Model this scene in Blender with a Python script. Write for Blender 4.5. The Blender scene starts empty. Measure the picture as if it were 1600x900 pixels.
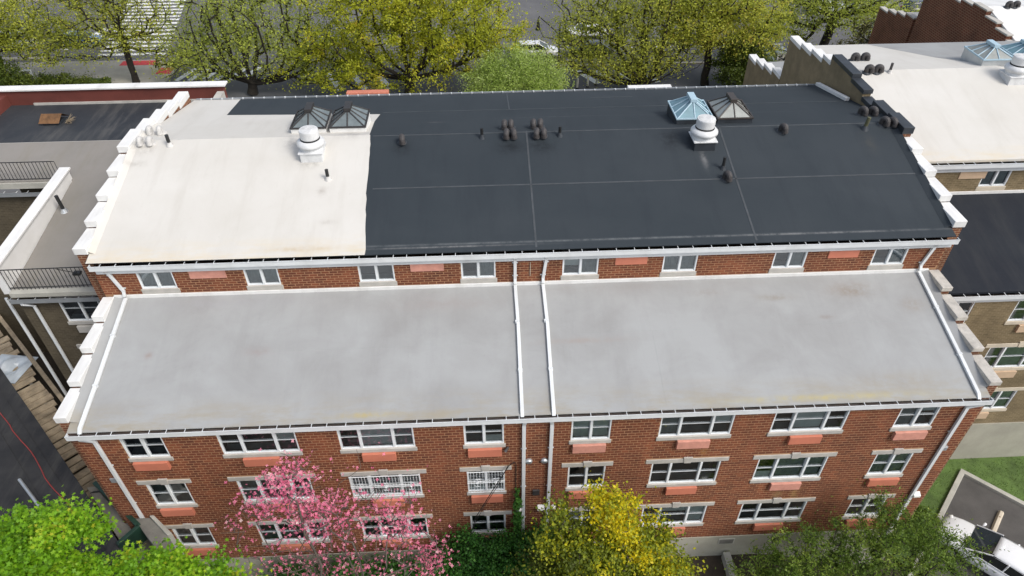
import bpy, math, random
import numpy as np
from mathutils import Vector, Matrix
C = bpy.context.scene.collection
RAD = math.radians
# ------------------------------------------------------------------ camera
PITCH, YAW, ROLL = 40.1355, -2.3802, -0.3646
def cam_axes(p, y, r):
    cy, sy = math.cos(y), math.sin(y)
    right = Vector((cy, sy, 0)); fw0 = Vector((-sy, cy, 0)); up0 = Vector((0, 0, 1))
    fw = math.cos(p)*fw0 - math.sin(p)*up0; up = math.sin(p)*fw0 + math.cos(p)*up0
    return math.cos(r)*right + math.sin(r)*up, -math.sin(r)*right + math.cos(r)*up, fw
cd = bpy.data.cameras.new('camera'); cam = bpy.data.objects.new('camera', cd); C.objects.link(cam)
a_, b_, d_ = cam_axes(RAD(PITCH), RAD(YAW), RAD(ROLL))
M = Matrix((a_, b_, -d_)).transposed().to_4x4(); M.translation = Vector((-1.428, -14.582, 24.630))
cam.matrix_world = M
cd.sensor_width = 36; cd.lens = 1090/1600*36; cd.clip_start = .1; cd.clip_end = 2000
bpy.context.scene.camera = cam
# ------------------------------------------------------------------ light
to_sun = Vector((0.52, -0.42, 0.74)).normalized()
SUN_EL = math.asin(to_sun.z); SUN_AZ = math.atan2(to_sun.x, to_sun.y)
w = bpy.data.worlds.new('World'); bpy.context.scene.world = w; w.use_nodes = True
nt = w.node_tree; nt.nodes.clear()
sky = nt.nodes.new('ShaderNodeTexSky'); sky.sky_type = 'NISHITA'; sky.sun_disc = False
sky.sun_elevation = SUN_EL; sky.sun_rotation = SUN_AZ; sky.air_density = 1.0; sky.dust_density = 3.0; sky.ozone_density = 1.0
bg = nt.nodes.new('ShaderNodeBackground'); bg.inputs[1].default_value = 0.15
wo = nt.nodes.new('ShaderNodeOutputWorld')
hs = nt.nodes.new('ShaderNodeHueSaturation'); hs.inputs['Saturation'].default_value = .6   # thin cloud: a paler sky
nt.links.new(sky.outputs[0], hs.inputs['Color']); nt.links.new(hs.outputs[0], bg.inputs[0]); nt.links.new(bg.outputs[0], wo.inputs[0])
sl = bpy.data.lights.new('sun', 'SUN'); sl.energy = 1.55; sl.angle = RAD(20); sl.color = (1.0, .96, .9)
so = bpy.data.objects.new('sun', sl); C.objects.link(so)
so.rotation_euler = to_sun.to_track_quat('Z', 'Y').to_euler()
vs = bpy.context.scene.view_settings
vs.view_transform = 'Standard'; vs.look = 'None'; vs.gamma = 1; vs.use_curve_mapping = False; vs.exposure = 0.4
random.seed(7); rng = np.random.default_rng(7)

# ------------------------------------------------------------------ materials
def newmat(name):
    m = bpy.data.materials.new(name); m.use_nodes = True
    n = m.node_tree; b = n.nodes['Principled BSDF']
    return m, n, b
def noise(n, scale, detail=4, rough=.6, vec=None, dist=0):
    t = n.nodes.new('ShaderNodeTexNoise'); t.inputs['Scale'].default_value = scale
    t.inputs['Detail'].default_value = detail; t.inputs['Roughness'].default_value = rough
    t.inputs['Distortion'].default_value = dist
    if vec: n.links.new(vec, t.inputs['Vector'])
    return t
def ramp(n, fac, stops):
    r = n.nodes.new('ShaderNodeValToRGB'); e = r.color_ramp.elements
    while len(e) < len(stops): e.new(.5)
    for k, (p, c) in enumerate(stops): e[k].position = p; e[k].color = tuple(c)+(1,) if len(c) == 3 else c
    n.links.new(fac, r.inputs[0]); return r
def mixc(n, fac, a, b, mode='MIX'):
    x = n.nodes.new('ShaderNodeMix'); x.data_type = 'RGBA'; x.blend_type = mode
    for v, s in ((fac, 0), (a, 6), (b, 7)):
        if hasattr(v, 'is_linked') or hasattr(v, 'links'): n.links.new(v, x.inputs[s])
        else: x.inputs[s].default_value = v if s == 0 else (tuple(v)+(1,))
    return x.outputs[2]
def objvec(n):
    return n.nodes.new('ShaderNodeTexCoord').outputs['Object']
def scaled(n, vec, s, rot=None):
    m = n.nodes.new('ShaderNodeMapping'); m.inputs['Scale'].default_value = s
    if rot: m.inputs['Rotation'].default_value = rot
    n.links.new(vec, m.inputs['Vector']); return m.outputs[0]
def bump(n, b, h, strength=.3, dist=.02):
    u = n.nodes.new('ShaderNodeBump'); u.inputs['Strength'].default_value = strength; u.inputs['Distance'].default_value = dist
    n.links.new(h, u.inputs['Height']); n.links.new(u.outputs[0], b.inputs['Normal'])
def plain(name, col, rough=.6, amt=.12, scale=3., metal=0, bmp=0.0, spec=.5, fine=30):
    """a painted or mineral surface: base colour, blotches, fine grain"""
    m, n, b = newmat(name); v = objvec(n)
    t = noise(n, scale, 5, .6, v); lo = tuple(c*(1-amt) for c in col); hi = tuple(min(1, c*(1+amt)) for c in col)
    r = ramp(n, t.outputs[0], [(.3, lo), (.7, hi)])
    g = noise(n, fine, 3, .6, v); gg = ramp(n, g.outputs[0], [(.3, (1-amt*.6,)*3), (.7, (1,)*3)])
    n.links.new(mixc(n, 1., r.outputs[0], gg.outputs[0], 'MULTIPLY'), b.inputs['Base Color'])
    b.inputs['Roughness'].default_value = rough; b.inputs['Metallic'].default_value = metal
    b.inputs['Specular IOR Level'].default_value = spec
    if bmp: bump(n, b, g.outputs[0], bmp)
    return m
def spots(n, v, c, lst, axes=(0, 1)):
    """marks with a shape of their own, from stains and drips to painted shade: (u, v, radius u, radius v, colour, strength)"""
    sx = n.nodes.new('ShaderNodeSeparateXYZ'); n.links.new(v, sx.inputs[0])
    br = noise(n, 2.6, 5, .75, v); brk = ramp(n, br.outputs[0], [(.32, (.0,)*3), (.62, (1,)*3)]).outputs[0]
    def ma(op, a, b):
        m = n.nodes.new('ShaderNodeMath'); m.operation = op
        for i, q in enumerate((a, b)):
            if hasattr(q, 'links'): n.links.new(q, m.inputs[i])
            else: m.inputs[i].default_value = q
        return m.outputs[0]
    for u0, v0, ru_, rv, col, st in lst:
        du = ma('DIVIDE', ma('SUBTRACT', sx.outputs[axes[0]], u0), ru_); dv = ma('DIVIDE', ma('SUBTRACT', sx.outputs[axes[1]], v0), rv)
        d2 = ma('ADD', ma('MULTIPLY', du, du), ma('MULTIPLY', dv, dv)); g_ = ma('MULTIPLY', ma('POWER', 2.718, ma('MULTIPLY', d2, -1.4)), st)
        c = mixc(n, ma('MULTIPLY', g_, brk), c, col)
    return c
def membrane(name, base, stain, dark, rough=.75, streak=.5, s=.35, edge=None, marks=()):
    """roof membrane: broad blotches, drip streaks down the slope, specks"""
    m, n, b = newmat(name); v = objvec(n)
    t1 = noise(n, s, 6, .62, v, .4); t2 = noise(n, 1., 5, .65, scaled(n, v, (1.6, .22, .22)))
    t3 = noise(n, 9, 4, .7, v); t4 = noise(n, 1., 4, .6, scaled(n, v, (.25, 1.3, 1.3)))
    c = mixc(n, ramp(n, t1.outputs[0], [(.38, (0,)*3), (.72, (1,)*3)]).outputs[0], base, stain)
    f = ramp(n, t2.outputs[0], [(.5, (0,)*3), (.8, (streak,)*3)]).outputs[0]
    c = mixc(n, f, c, dark)
    f4 = ramp(n, t4.outputs[0], [(.52, (0,)*3), (.8, (streak*.8,)*3)]).outputs[0]
    c = mixc(n, f4, c, stain)
    sp = ramp(n, t3.outputs[0], [(.62, (0,)*3), (.8, (.35,)*3)]).outputs[0]
    c = mixc(n, sp, c, dark)
    if edge:   # dirt left where water stands by the gutter (edge = y span, colour)
        y0, y1, col = edge
        sx = n.nodes.new('ShaderNodeSeparateXYZ'); n.links.new(v, sx.inputs[0])
        mr = n.nodes.new('ShaderNodeMapRange'); mr.inputs[1].default_value = y1; mr.inputs[2].default_value = y0
        n.links.new(sx.outputs[1], mr.inputs[0])
        mu = n.nodes.new('ShaderNodeMath'); mu.operation = 'MULTIPLY'
        te = noise(n, 1., 5, .7, scaled(n, v, (.7, 2.5, 1)))
        rr = ramp(n, te.outputs[0], [(.4, (0,)*3), (.68, (1,)*3)])
        n.links.new(mr.outputs[0], mu.inputs[0]); n.links.new(rr.outputs[0], mu.inputs[1])
        c = mixc(n, mu.outputs[0], c, col)
    if marks: c = spots(n, v, c, marks)
    n.links.new(c, b.inputs['Base Color']); b.inputs['Roughness'].default_value = rough; b.inputs['Specular IOR Level'].default_value = .2
    bump(n, b, t3.outputs[0], .25, .01)
    return m
BR = [(0, (.16, .048, .024)), (.35, (.2, .058, .027)), (.7, (.228, .068, .03)), (1, (.265, .085, .037))]
def brick_mat(name, src):
    m, n, b = newmat(name)
    if src == 'tone':
        a = n.nodes.new('ShaderNodeAttribute'); a.attribute_name = 'tone'; f = a.outputs['Fac']
    else:
        f = n.nodes.new('ShaderNodeObjectInfo').outputs['Random']
    r = ramp(n, f, BR); v = n.nodes.new('ShaderNodeNewGeometry').outputs['Position']
    t = noise(n, .55, 5, .65, v, .3); st = ramp(n, t.outputs[0], [(.36, (.74, .72, .7)), (.62, (1.05, 1.03, 1.0))])
    c = mixc(n, 1., r.outputs[0], st.outputs[0], 'MULTIPLY')
    t5 = noise(n, 1., 5, .65, scaled(n, v, (2.2, 2.2, .28))); s5 = ramp(n, t5.outputs[0], [(.38, (.72, .71, .7)), (.58, (1.04, 1.03, 1.02))])
    c = mixc(n, .8, c, s5.outputs[0], 'MULTIPLY')
    c = mixc(n, ramp(n, noise(n, .8, 4, .7, scaled(n, v, (1, 1, 2.5))).outputs[0], [(.66, (0,)*3), (.78, (.3,)*3)]).outputs[0], c, (.33, .2, .13))
    t2 = noise(n, 40, 3, .7, v); g = ramp(n, t2.outputs[0], [(.3, (.78,)*3), (.75, (1.1,)*3)])
    c = mixc(n, 1., c, g.outputs[0], 'MULTIPLY')
    c = spots(n, v, c, [(5.85, 4.6, .16, .3, (.42, .2, .05), .9), (9.75, 1.75, .16, .45, (.4, .25, .08), .8), (9.1, 1.75, .2, .35, (.34, .24, .1), .6), (.1, 8.9, .35, .12, (.07, .03, .015), .8)], (0, 2))
    n.links.new(c, b.inputs['Base Color']); b.inputs['Roughness'].default_value = .85
    bump(n, b, t2.outputs[0], .3, .01)
    return m
def brick_tex(name, c1, c2, mortar, bw=.25, bh=.09, ms=.012):
    m, n, b = newmat(name); v = objvec(n)
    sx = n.nodes.new('ShaderNodeSeparateXYZ'); n.links.new(v, sx.inputs[0])
    ad = n.nodes.new('ShaderNodeMath'); n.links.new(sx.outputs[0], ad.inputs[0]); n.links.new(sx.outputs[1], ad.inputs[1])
    cb = n.nodes.new('ShaderNodeCombineXYZ'); n.links.new(ad.outputs[0], cb.inputs[0]); n.links.new(sx.outputs[2], cb.inputs[1])
    t = n.nodes.new('ShaderNodeTexBrick'); n.links.new(cb.outputs[0], t.inputs['Vector'])
    t.inputs['Scale'].default_value = 1; t.inputs['Brick Width'].default_value = bw; t.inputs['Row Height'].default_value = bh
    t.inputs['Mortar Size'].default_value = ms; t.inputs['Bias'].default_value = -.1
    t.inputs['Color1'].default_value = c1+(1,); t.inputs['Color2'].default_value = c2+(1,); t.inputs['Mortar'].default_value = mortar+(1,)
    s = noise(n, .7, 5, .65, v, .4); r = ramp(n, s.outputs[0], [(.33, (.66, .64, .6)), (.65, (1.1, 1.08, 1.05))])
    n.links.new(mixc(n, 1., t.outputs[0], r.outputs[0], 'MULTIPLY'), b.inputs['Base Color']); b.inputs['Roughness'].default_value = .88
    bump(n, b, t.outputs['Fac'], -.5, .012)
    return m
def leaf_mat(name, stops, trans=.35):
    m, n, b = newmat(name)
    a = n.nodes.new('ShaderNodeAttribute'); a.attribute_name = 'tone'
    r = ramp(n, a.outputs['Fac'], stops)
    n.links.new(r.outputs[0], b.inputs['Base Color']); b.inputs['Roughness'].default_value = .5; b.inputs['Specular IOR Level'].default_value = .3
    t = n.nodes.new('ShaderNodeBsdfTranslucent'); n.links.new(r.outputs[0], t.inputs[0])
    x = n.nodes.new('ShaderNodeMixShader'); x.inputs[0].default_value = trans
    n.links.new(b.outputs[0], x.inputs[1]); n.links.new(t.outputs[0], x.inputs[2])
    n.links.new(x.outputs[0], n.nodes['Material Output'].inputs[0])
    return m
def glass_mat(name, tint=(.75, .82, .82), refl=.16):
    m, n, b = newmat(name); n.nodes.remove(b)
    tr = n.nodes.new('ShaderNodeBsdfTransparent'); tr.inputs[0].default_value = tint+(1,)
    gl = n.nodes.new('ShaderNodeBsdfGlossy'); gl.inputs['Roughness'].default_value = .04; gl.inputs[0].default_value = (.9, .95, 1, 1)
    fr = n.nodes.new('ShaderNodeFresnel'); fr.inputs[0].default_value = 1.6
    ad = n.nodes.new('ShaderNodeMath'); ad.inputs[1].default_value = refl; n.links.new(fr.outputs[0], ad.inputs[0])
    x = n.nodes.new('ShaderNodeMixShader'); n.links.new(ad.outputs[0], x.inputs[0])
    n.links.new(tr.outputs[0], x.inputs[1]); n.links.new(gl.outputs[0], x.inputs[2])
    n.links.new(x.outputs[0], n.nodes['Material Output'].inputs[0])
    return m
MT = dict(
    brick=brick_mat('red brick', 'tone'), brick1=brick_mat('red brick single', 'rand'),
    mortar=plain('tan mortar', (.40, .225, .12), .9, .2, .8, bmp=.3),
    brickwall=brick_tex('red brick wall', (.2, .065, .032), (.14, .042, .02), (.36, .24, .15), .25, .1, .014),
    khaki=brick_tex('khaki brick', (.215, .165, .09), (.15, .115, .06), (.27, .215, .135)),
    khakishade=brick_tex('shaded khaki brick', (.1, .082, .052), (.072, .058, .036), (.12, .1, .068)),  # khaki brick with the alley's shade mixed into its colours
    umber=brick_tex('umber brick', (.15, .042, .022), (.11, .03, .016), (.24, .14, .085), .28, .14, .02),
    stucco=plain('khaki stucco', (.23, .18, .105), .9, .25, 1.2, bmp=.4),
    white=membrane('white painted metal', (.70, .725, .735), (.63, .65, .65), (.34, .34, .32), .5, .3, 1.5),
    vinyl=plain('white window vinyl', (.80, .83, .84), .4, .05, 2.5),
    sashgrey=plain('sash vinyl', (.5, .53, .54), .4, .05, 2.5), capwhite=membrane('white cap paint', (.76, .76, .745), (.70, .695, .67), (.3, .29, .27), .6, .35, 1.1),
    capstone=plain('weathered stone cap', (.5, .47, .42), .85, .22, 2.5, bmp=.3),
    capblack=plain('black membrane cap', (.03, .036, .044), .5, .3, 2.0),
    stone=plain('limestone', (.47, .45, .41), .8, .14, 2.2, bmp=.15),
    stone2=plain('buff limestone', (.58, .51, .4), .8, .14, 2.2, bmp=.15),
    coral=plain('coral painted sheet', (.57, .195, .12), .6, .08, 1.6, fine=12),
    faded=plain('faded coral sheet', (.62, .29, .22), .65, .14, 3.5, fine=10),
    buffpanel=plain('buff panel', (.55, .4, .27), .65, .1, 2.),
    concrete=plain('concrete', (.42, .41, .36), .9, .22, 1.0, bmp=.3),
    darkconcrete=plain('dark damp concrete', (.2, .19, .165), .9, .3, 1.2, bmp=.3),
    foundation=plain('painted foundation', (.37, .355, .29), .85, .16, .7, bmp=.15),
    greyroof=membrane('grey roof membrane', (.345, .352, .35), (.285, .285, .28), (.22, .215, .21), .8, .26, .45, (0, 1.1, (.31, .28, .22)),
        [(11.8, 4.3, .9, .35, (.24, .2, .16), .8), (13.8, 3.6, .45, .3, (.26, .22, .18), .7), (8.9, 4.1, .8, .18, (.27, .25, .22), .8), (10.5, 3.2, .3, .1, (.25, .22, .2), .8), (6.4, 4.4, .6, .2, (.28, .26, .24), .7), (1.7, 2.6, 1.6, .12, (.31, .28, .26), .9),
         (-9.4, 2.6, .5, .2, (.3, .26, .25), .7), (-13.1, 2.6, .14, .16, (.28, .23, .21), .8), (-5.5, .15, 1.2, .12, (.4, .33, .16), .9), (9.5, .15, 3.5, .14, (.42, .36, .18), .9), (-3.1, 4.3, 2.5, .35, (.3, .28, .27), .7), (12, .6, 2.4, .4, (.3, .27, .22), .5), (-11, 4.7, 3, .4, (.33, .33, .34), .8), (3, 4.8, 4, .3, (.3, .29, .28), .7)]),  # with wide darker bands along the foot of the upper wall
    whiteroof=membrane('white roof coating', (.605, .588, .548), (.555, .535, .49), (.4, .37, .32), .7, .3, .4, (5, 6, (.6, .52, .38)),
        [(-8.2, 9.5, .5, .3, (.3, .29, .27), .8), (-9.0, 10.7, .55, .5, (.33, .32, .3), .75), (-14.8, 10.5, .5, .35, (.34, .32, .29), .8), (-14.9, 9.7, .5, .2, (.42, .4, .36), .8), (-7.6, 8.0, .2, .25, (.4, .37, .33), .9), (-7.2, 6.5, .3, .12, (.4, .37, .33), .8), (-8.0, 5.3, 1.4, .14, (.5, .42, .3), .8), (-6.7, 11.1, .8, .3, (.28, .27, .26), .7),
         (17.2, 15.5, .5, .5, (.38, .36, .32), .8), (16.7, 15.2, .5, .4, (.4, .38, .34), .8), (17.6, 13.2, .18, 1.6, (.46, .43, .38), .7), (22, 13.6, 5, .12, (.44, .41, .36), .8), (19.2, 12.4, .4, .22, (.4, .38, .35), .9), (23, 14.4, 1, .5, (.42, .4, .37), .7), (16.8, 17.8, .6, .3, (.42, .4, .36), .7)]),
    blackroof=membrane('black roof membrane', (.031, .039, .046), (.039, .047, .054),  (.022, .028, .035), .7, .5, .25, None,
        [(7.1, 9.2, .12, .55, (.2, .2, .2), .75), (6.0, 10.3, .6, .6, (.012, .014, .017), .8), (-.45, 10.1, .6, .4, (.013, .016, .019), .9), (.78, 10.1, .6, .4, (.013, .016, .019), .9), (-4.7, 10.2, .4, .4, (.014, .017, .02), .8), (3, 5.32, 14, .05, (.13, .14, .145), .9), (-3, 5.2, 3, .04, (.2, .2, .2), .9), (10, 5.3, 4, .04, (.2, .2, .2), .8), (2, 13, 3, .05, (.07, .08, .085), .9), (-3.5, 12.6, .4, .08, (.1, .1, .1), .8), (9, 12.9, 4, .06, (.06, .07, .075), .8), (13.9, 9.8, .3, .6, (.06, .06, .055), .6)]),  # dark patches by the vents, plus the right fan's shadow painted at its left
    blackroof2=membrane('older black membrane', (.017, .02, .027), (.024, .028, .034), (.06, .06, .058), .85, .3, .5),
    shedroof=membrane('scuffed black membrane', (.024, .025, .028), (.042, .042, .043), (.085, .082, .076), .9, .75, 1.1, None, [(-22.5, 5.2, 1.2, .5, (.1, .1, .095), .7), (-19.5, 2.4, .6, 1.0, (.09, .09, .085), .8), (-21.5, 3.2, 1.4, .3, (.06, .045, .035), .8), (-17.6, .9, .4, .5, (.1, .098, .09), .8), (-24, 4, 1.2, 1.2, (.05, .04, .032), .8), (-18.6, 2.9, .25, .3, (.13, .13, .125), .8)]),
    patchroof=membrane('worn black membrane', (.03, .034, .04), (.05, .053, .056), (.2, .19, .17), .6, .45, .6),
    terrace=membrane('tan roof membrane', (.25, .235, .215), (.205, .195, .175), (.2, .18, .13), .8, .5, .3),
    seam=plain('seam tape', (.058, .066, .073), .7, .25, 2.),
    gutterdark=plain('gutter inside', (.085, .07, .065), .8, .4, 3.),
    galv=plain('galvanised steel', (.52, .55, .57), .38, .1, 3., metal=.6),
    black=plain('black iron', (.018, .019, .02), .5, .3, 5.),
    cast=plain('dark cast iron', (.055, .05, .05), .6, .4, 6.),
    castpaint=plain('coated vent', (.55, .54, .52), .7, .2, 5.),
    rust=plain('rusty sheet', (.17, .085, .035), .8, .4, 4.),
    greenpipe=plain('mossy pipe', (.1, .1, .05), .8, .3, 5.),
    fan=plain('fan housing', (.66, .67, .67), .4, .14, 2.5), fangrey=plain('fan lid grey', (.62, .62, .61), .5, .25, 5.),
    rubber=plain('black rubber band', (.02, .02, .02), .7, .2, 5.),
    frameblack=plain('dark skylight frame', (.035, .033, .033), .55, .2, 4.),
    frameblue=plain('pale blue skylight frame', (.38, .52, .6), .45, .06, 3.),
    frameumber=plain('dark bronze skylight frame', (.05, .042, .038), .5, .2, 4.),
    skyglass=plain('wired skylight glass', (.16, .19, .195), .12, .25, 1.4, spec=.8),
    skyglassblue=plain('blue skylight glass', (.16, .29, .34), .1, .2, 1.4, spec=.8),
    skyglasspale=plain('pale skylight glass', (.29, .31, .29), .14, .2, 1.4, spec=.8),
    glass=glass_mat('window glass'),
    room=plain('dark room', (.05, .055, .056), .9, .3, 1.5), roomsill=plain('inner sill', (.6, .62, .63), .7, .2, 2.),
    blind=plain('window blind', (.74, .77, .75), .8, .1, 3.), curtain=plain('grey curtain', (.33, .36, .36), .9, .15, 6.),
    boardwhite=plain('white board', (.8, .8, .77), .6, .05, 2.),
    asphalt=membrane('asphalt', (.115, .115, .12), (.15, .15, .15), (.09, .09, .09), .9, .4, .2),
    lot=plain('parking asphalt', (.085, .08, .075), .9, .2, 1., bmp=.5),
    sidewalk=plain('pavement concrete', (.4, .37, .31), .9, .16, .6, bmp=.2),
    soil=plain('bare soil', (.05, .038, .026), .95, .4, 1.2, bmp=.8),
    turf=plain('grass ground', (.09, .15, .035), .95, .35, 1.5, bmp=.8),
    paint=plain('road paint', (.74, .74, .72), .7, .12, 2., fine=14), padred=plain('red tactile pad', (.6, .06, .06), .8, .15, 3.),
    oxred=plain('oxide red parapet', (.14, .035, .025), .8, .2, .8),
    green=plain('dark green paint', (.012, .04, .026), .5, .3, 3.),
    wood=plain('weathered planks', (.36, .29, .2), .9, .4, 1.8, bmp=.4, fine=18),
    plastic=plain('pale blue plastic sheet', (.5, .56, .62), .35, .1, 3.),
    hosered=plain('red hose', (.26, .035, .03), .5, .1, 3.),
    bark=plain('bark', (.028, .023, .018), .95, .35, 3., bmp=.6), barkgrey=plain('grey bark', (.11, .092, .075), .95, .3, 3., bmp=.6),
    carglass=plain('car glass', (.012, .017, .019), .05, .1, 1., spec=.9),
    tyre=plain('tyre', (.015, .015, .015), .8, .2, 5.), lampglass=plain('lamp glass', (.7, .7, .66), .15, .05, 4.),
    tail=plain('tail lamp', (.4, .02, .02), .2, .05, 4.),
)
def carpaint(name, col):
    m, n, b = newmat(name); b.inputs['Base Color'].default_value = col+(1,); b.inputs['Roughness'].default_value = .22
    b.inputs['Coat Weight'].default_value = .6; return m

# ------------------------------------------------------------------ mesh helpers
class MB:
    def __init__(s): s.v = []; s.f = []; s.m = []; s.t = []
    def face(s, pts, mi=0, tone=0.):
        k = len(s.v); s.v += [tuple(p) for p in pts]; s.f.append(tuple(range(k, k+len(pts)))); s.m.append(mi); s.t.append(tone)
    def box(s, x0, x1, y0, y1, z0, z1, mi=0, tone=0., skip=''):
        k = len(s.v)
        s.v += [(x0, y0, z0), (x1, y0, z0), (x1, y1, z0), (x0, y1, z0), (x0, y0, z1), (x1, y0, z1), (x1, y1, z1), (x0, y1, z1)]
        for nm, q in (('b', (3, 2, 1, 0)), ('t', (4, 5, 6, 7)), ('f', (0, 1, 5, 4)), ('k', (2, 3, 7, 6)), ('l', (3, 0, 4, 7)), ('r', (1, 2, 6, 5))):
            if nm in skip: continue
            s.f.append(tuple(k+i for i in q)); s.m.append(mi); s.t.append(tone)
        return s
    def hexa(s, p, mi=0):   # 8 corners: bottom 4, top 4
        k = len(s.v); s.v += [tuple(q) for q in p]
        for q in ((3, 2, 1, 0), (4, 5, 6, 7), (0, 1, 5, 4), (2, 3, 7, 6), (3, 0, 4, 7), (1, 2, 6, 5)):
            s.f.append(tuple(k+i for i in q)); s.m.append(mi); s.t.append(0.)
        return s
    def prism(s, poly, z0, z1, mi=0):
        """poly counter-clockwise xy; z0, z1 numbers or functions of (x, y)"""
        f0 = z0 if callable(z0) else (lambda x, y: z0); f1 = z1 if callable(z1) else (lambda x, y: z1)
        k = len(s.v); n = len(poly)
        s.v += [(x, y, f0(x, y)) for x, y in poly] + [(x, y, f1(x, y)) for x, y in poly]
        s.f.append(tuple(k+n+i for i in range(n))); s.f.append(tuple(k+i for i in reversed(range(n))))
        for i in range(n): j = (i+1) % n; s.f.append((k+i, k+j, k+n+j, k+n+i))
        s.m += [mi]*(n+2); s.t += [0.]*(n+2); return s
    def tube(s, pts, r, n=8, mi=0, caps=True):
        pts = [Vector(p) for p in pts]; rs = r if isinstance(r, (list, tuple)) else [r]*len(pts)
        k0 = len(s.v); ref = None
        for i, p in enumerate(pts):
            d = (pts[min(i+1, len(pts)-1)] - pts[max(i-1, 0)]).normalized()
            if ref is None: ref = d.orthogonal().normalized()
            u = (ref - d*ref.dot(d)).normalized(); w_ = d.cross(u); ref = u
            for j in range(n):
                a = 2*math.pi*j/n; s.v.append(tuple(p + (u*math.cos(a) + w_*math.sin(a))*rs[i]))
        for i in range(len(pts)-1):
            for j in range(n):
                a = k0+i*n+j; b = k0+i*n+(j+1) % n; s.f.append((a, b, b+n, a+n)); s.m.append(mi); s.t.append(0.)
        if caps:
            s.f.append(tuple(k0+j for j in reversed(range(n)))); s.f.append(tuple(k0+(len(pts)-1)*n+j for j in range(n))); s.m += [mi]*2; s.t += [0.]*2
        return s
    def rect_tube(s, pts, wx, wy, up=(0, 0, 1), mi=0):
        """box-section pipe through pts; wx across (x), wy thick"""
        pts = [Vector(p) for p in pts]; k0 = len(s.v)
        for i, p in enumerate(pts):
            d = (pts[min(i+1, len(pts)-1)] - pts[max(i-1, 0)]).normalized()
            u = Vector((1, 0, 0)); u = (u - d*u.dot(d)).normalized(); w_ = d.cross(u)
            for a, b in ((-1, -1), (1, -1), (1, 1), (-1, 1)): s.v.append(tuple(p + u*a*wx/2 + w_*b*wy/2))
        for i in range(len(pts)-1):
            for j in range(4):
                a = k0+i*4+j; b = k0+i*4+(j+1) % 4; s.f.append((a, b, b+4, a+4)); s.m.append(mi); s.t.append(0.)
        s.f += [tuple(k0+j for j in (3, 2, 1, 0)), tuple(k0+(len(pts)-1)*4+j for j in range(4))]; s.m += [mi]*2; s.t += [0.]*2
        return s
    def lathe(s, prof, cx=0, cy=0, n=28, mi=0, caps=True):
        k0 = len(s.v)
        for r, z in prof:
            for j in range(n): a = 2*math.pi*j/n; s.v.append((cx+r*math.cos(a), cy+r*math.sin(a), z))
        for i in range(len(prof)-1):
            for j in range(n): a = k0+i*n+j; b = k0+i*n+(j+1) % n; s.f.append((a, b, b+n, a+n)); s.m.append(mi); s.t.append(0.)
        if caps:
            s.f.append(tuple(k0+(len(prof)-1)*n+j for j in range(n))); s.m.append(mi); s.t.append(0.)
        return s
    def build(s, name, mats, parent=None, smooth=False, bevel=0, tone=False):
        me = bpy.data.meshes.new(name)
        off = base_of(parent)
        me.from_pydata([(x-off[0], y-off[1], z-off[2]) for x, y, z in s.v], [], s.f)
        for m in (mats if isinstance(mats, (list, tuple)) else [mats]): me.materials.append(m)
        if any(s.m): me.polygons.foreach_set('material_index', s.m)
        if tone:
            me.attributes.new('tone', 'FLOAT', 'FACE').data.foreach_set('value', s.t)
        if smooth: me.polygons.foreach_set('use_smooth', [True]*len(s.f))
        o = bpy.data.objects.new(name, me); C.objects.link(o)
        if parent: o.parent = parent
        if bevel:
            b = o.modifiers.new('bevel', 'BEVEL'); b.width = bevel; b.segments = 2; b.limit_method = 'ANGLE'; b.angle_limit = RAD(35)
        return o
def base_of(p):
    v = Vector((0, 0, 0))
    while p: v += p.location; p = p.parent
    return v
def tag(o, label=None, cat=None, group=None, kind=None):
    if label: o['label'] = label
    if cat: o['category'] = cat
    if group: o['group'] = group
    if kind: o['kind'] = kind
    return o
def thing(name, label, cat, loc=(0, 0, 0), group=None):
    o = bpy.data.objects.new(name, None); C.objects.link(o); o.location = loc; o.empty_display_size = .3
    return tag(o, label, cat, group)
def struct(mb, name, mats, **k):
    return tag(mb.build(name, mats, **k), kind='structure')
def copy_tree(o, parent=None, swap=None):
    c = o.copy(); C.objects.link(c)
    if parent: c.parent = parent
    if swap and o.data and any(m in swap for m in o.data.materials):
        c.data = o.data.copy()
        for i, m in enumerate(c.data.materials):
            if m in swap: c.data.materials[i] = swap[m]
    for ch in list(o.children): copy_tree(ch, c, swap)
    return c
def inst(name, src, loc, parent, rot=None):
    """a piece that shares its mesh with src"""
    o = bpy.data.objects.new(name, src.data if hasattr(src, 'data') else src); C.objects.link(o)
    o.parent = parent; o.location = Vector(loc) - base_of(parent)
    if rot: o.rotation_euler = rot
    return o

# ------------------------------------------------------------------ ground, street
def gz(x, y):
    t = min(1, max(0, (x-9)/5)); t = t*t*(3-2*t); front = -2.5 - 1.3*t
    u = min(1, max(0, (y-16)/10)); return front*(1-u) + -3.1*u
g = MB(); xs = [-700, -300, -120, -60, -40, -28, -22, -18, -14, -8, 0, 6, 8, 9, 10, 11, 12, 13, 14, 16, 20, 30, 60, 120, 300, 700]
ys = [-400, -150, -60, -30, -18, -12, -8, -4, -2, 0, 2, 4, 6, 8, 12, 16, 18, 20, 22, 24, 26, 30, 40, 60, 120, 300, 900]
nx = len(xs); g.v = [(x, y, gz(x, y)) for y in ys for x in xs]
for j in range(len(ys)-1):
    for i in range(nx-1): g.f.append((j*nx+i, j*nx+i+1, (j+1)*nx+i+1, (j+1)*nx+i)); g.m.append(0); g.t.append(0)
struct(g, 'ground', MT['soil'])
struct(MB().prism([(-300, 30), (300, 30), (300, 150), (-300, 150)], -3.08, -3.02), 'street', MT['asphalt'])
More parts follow.
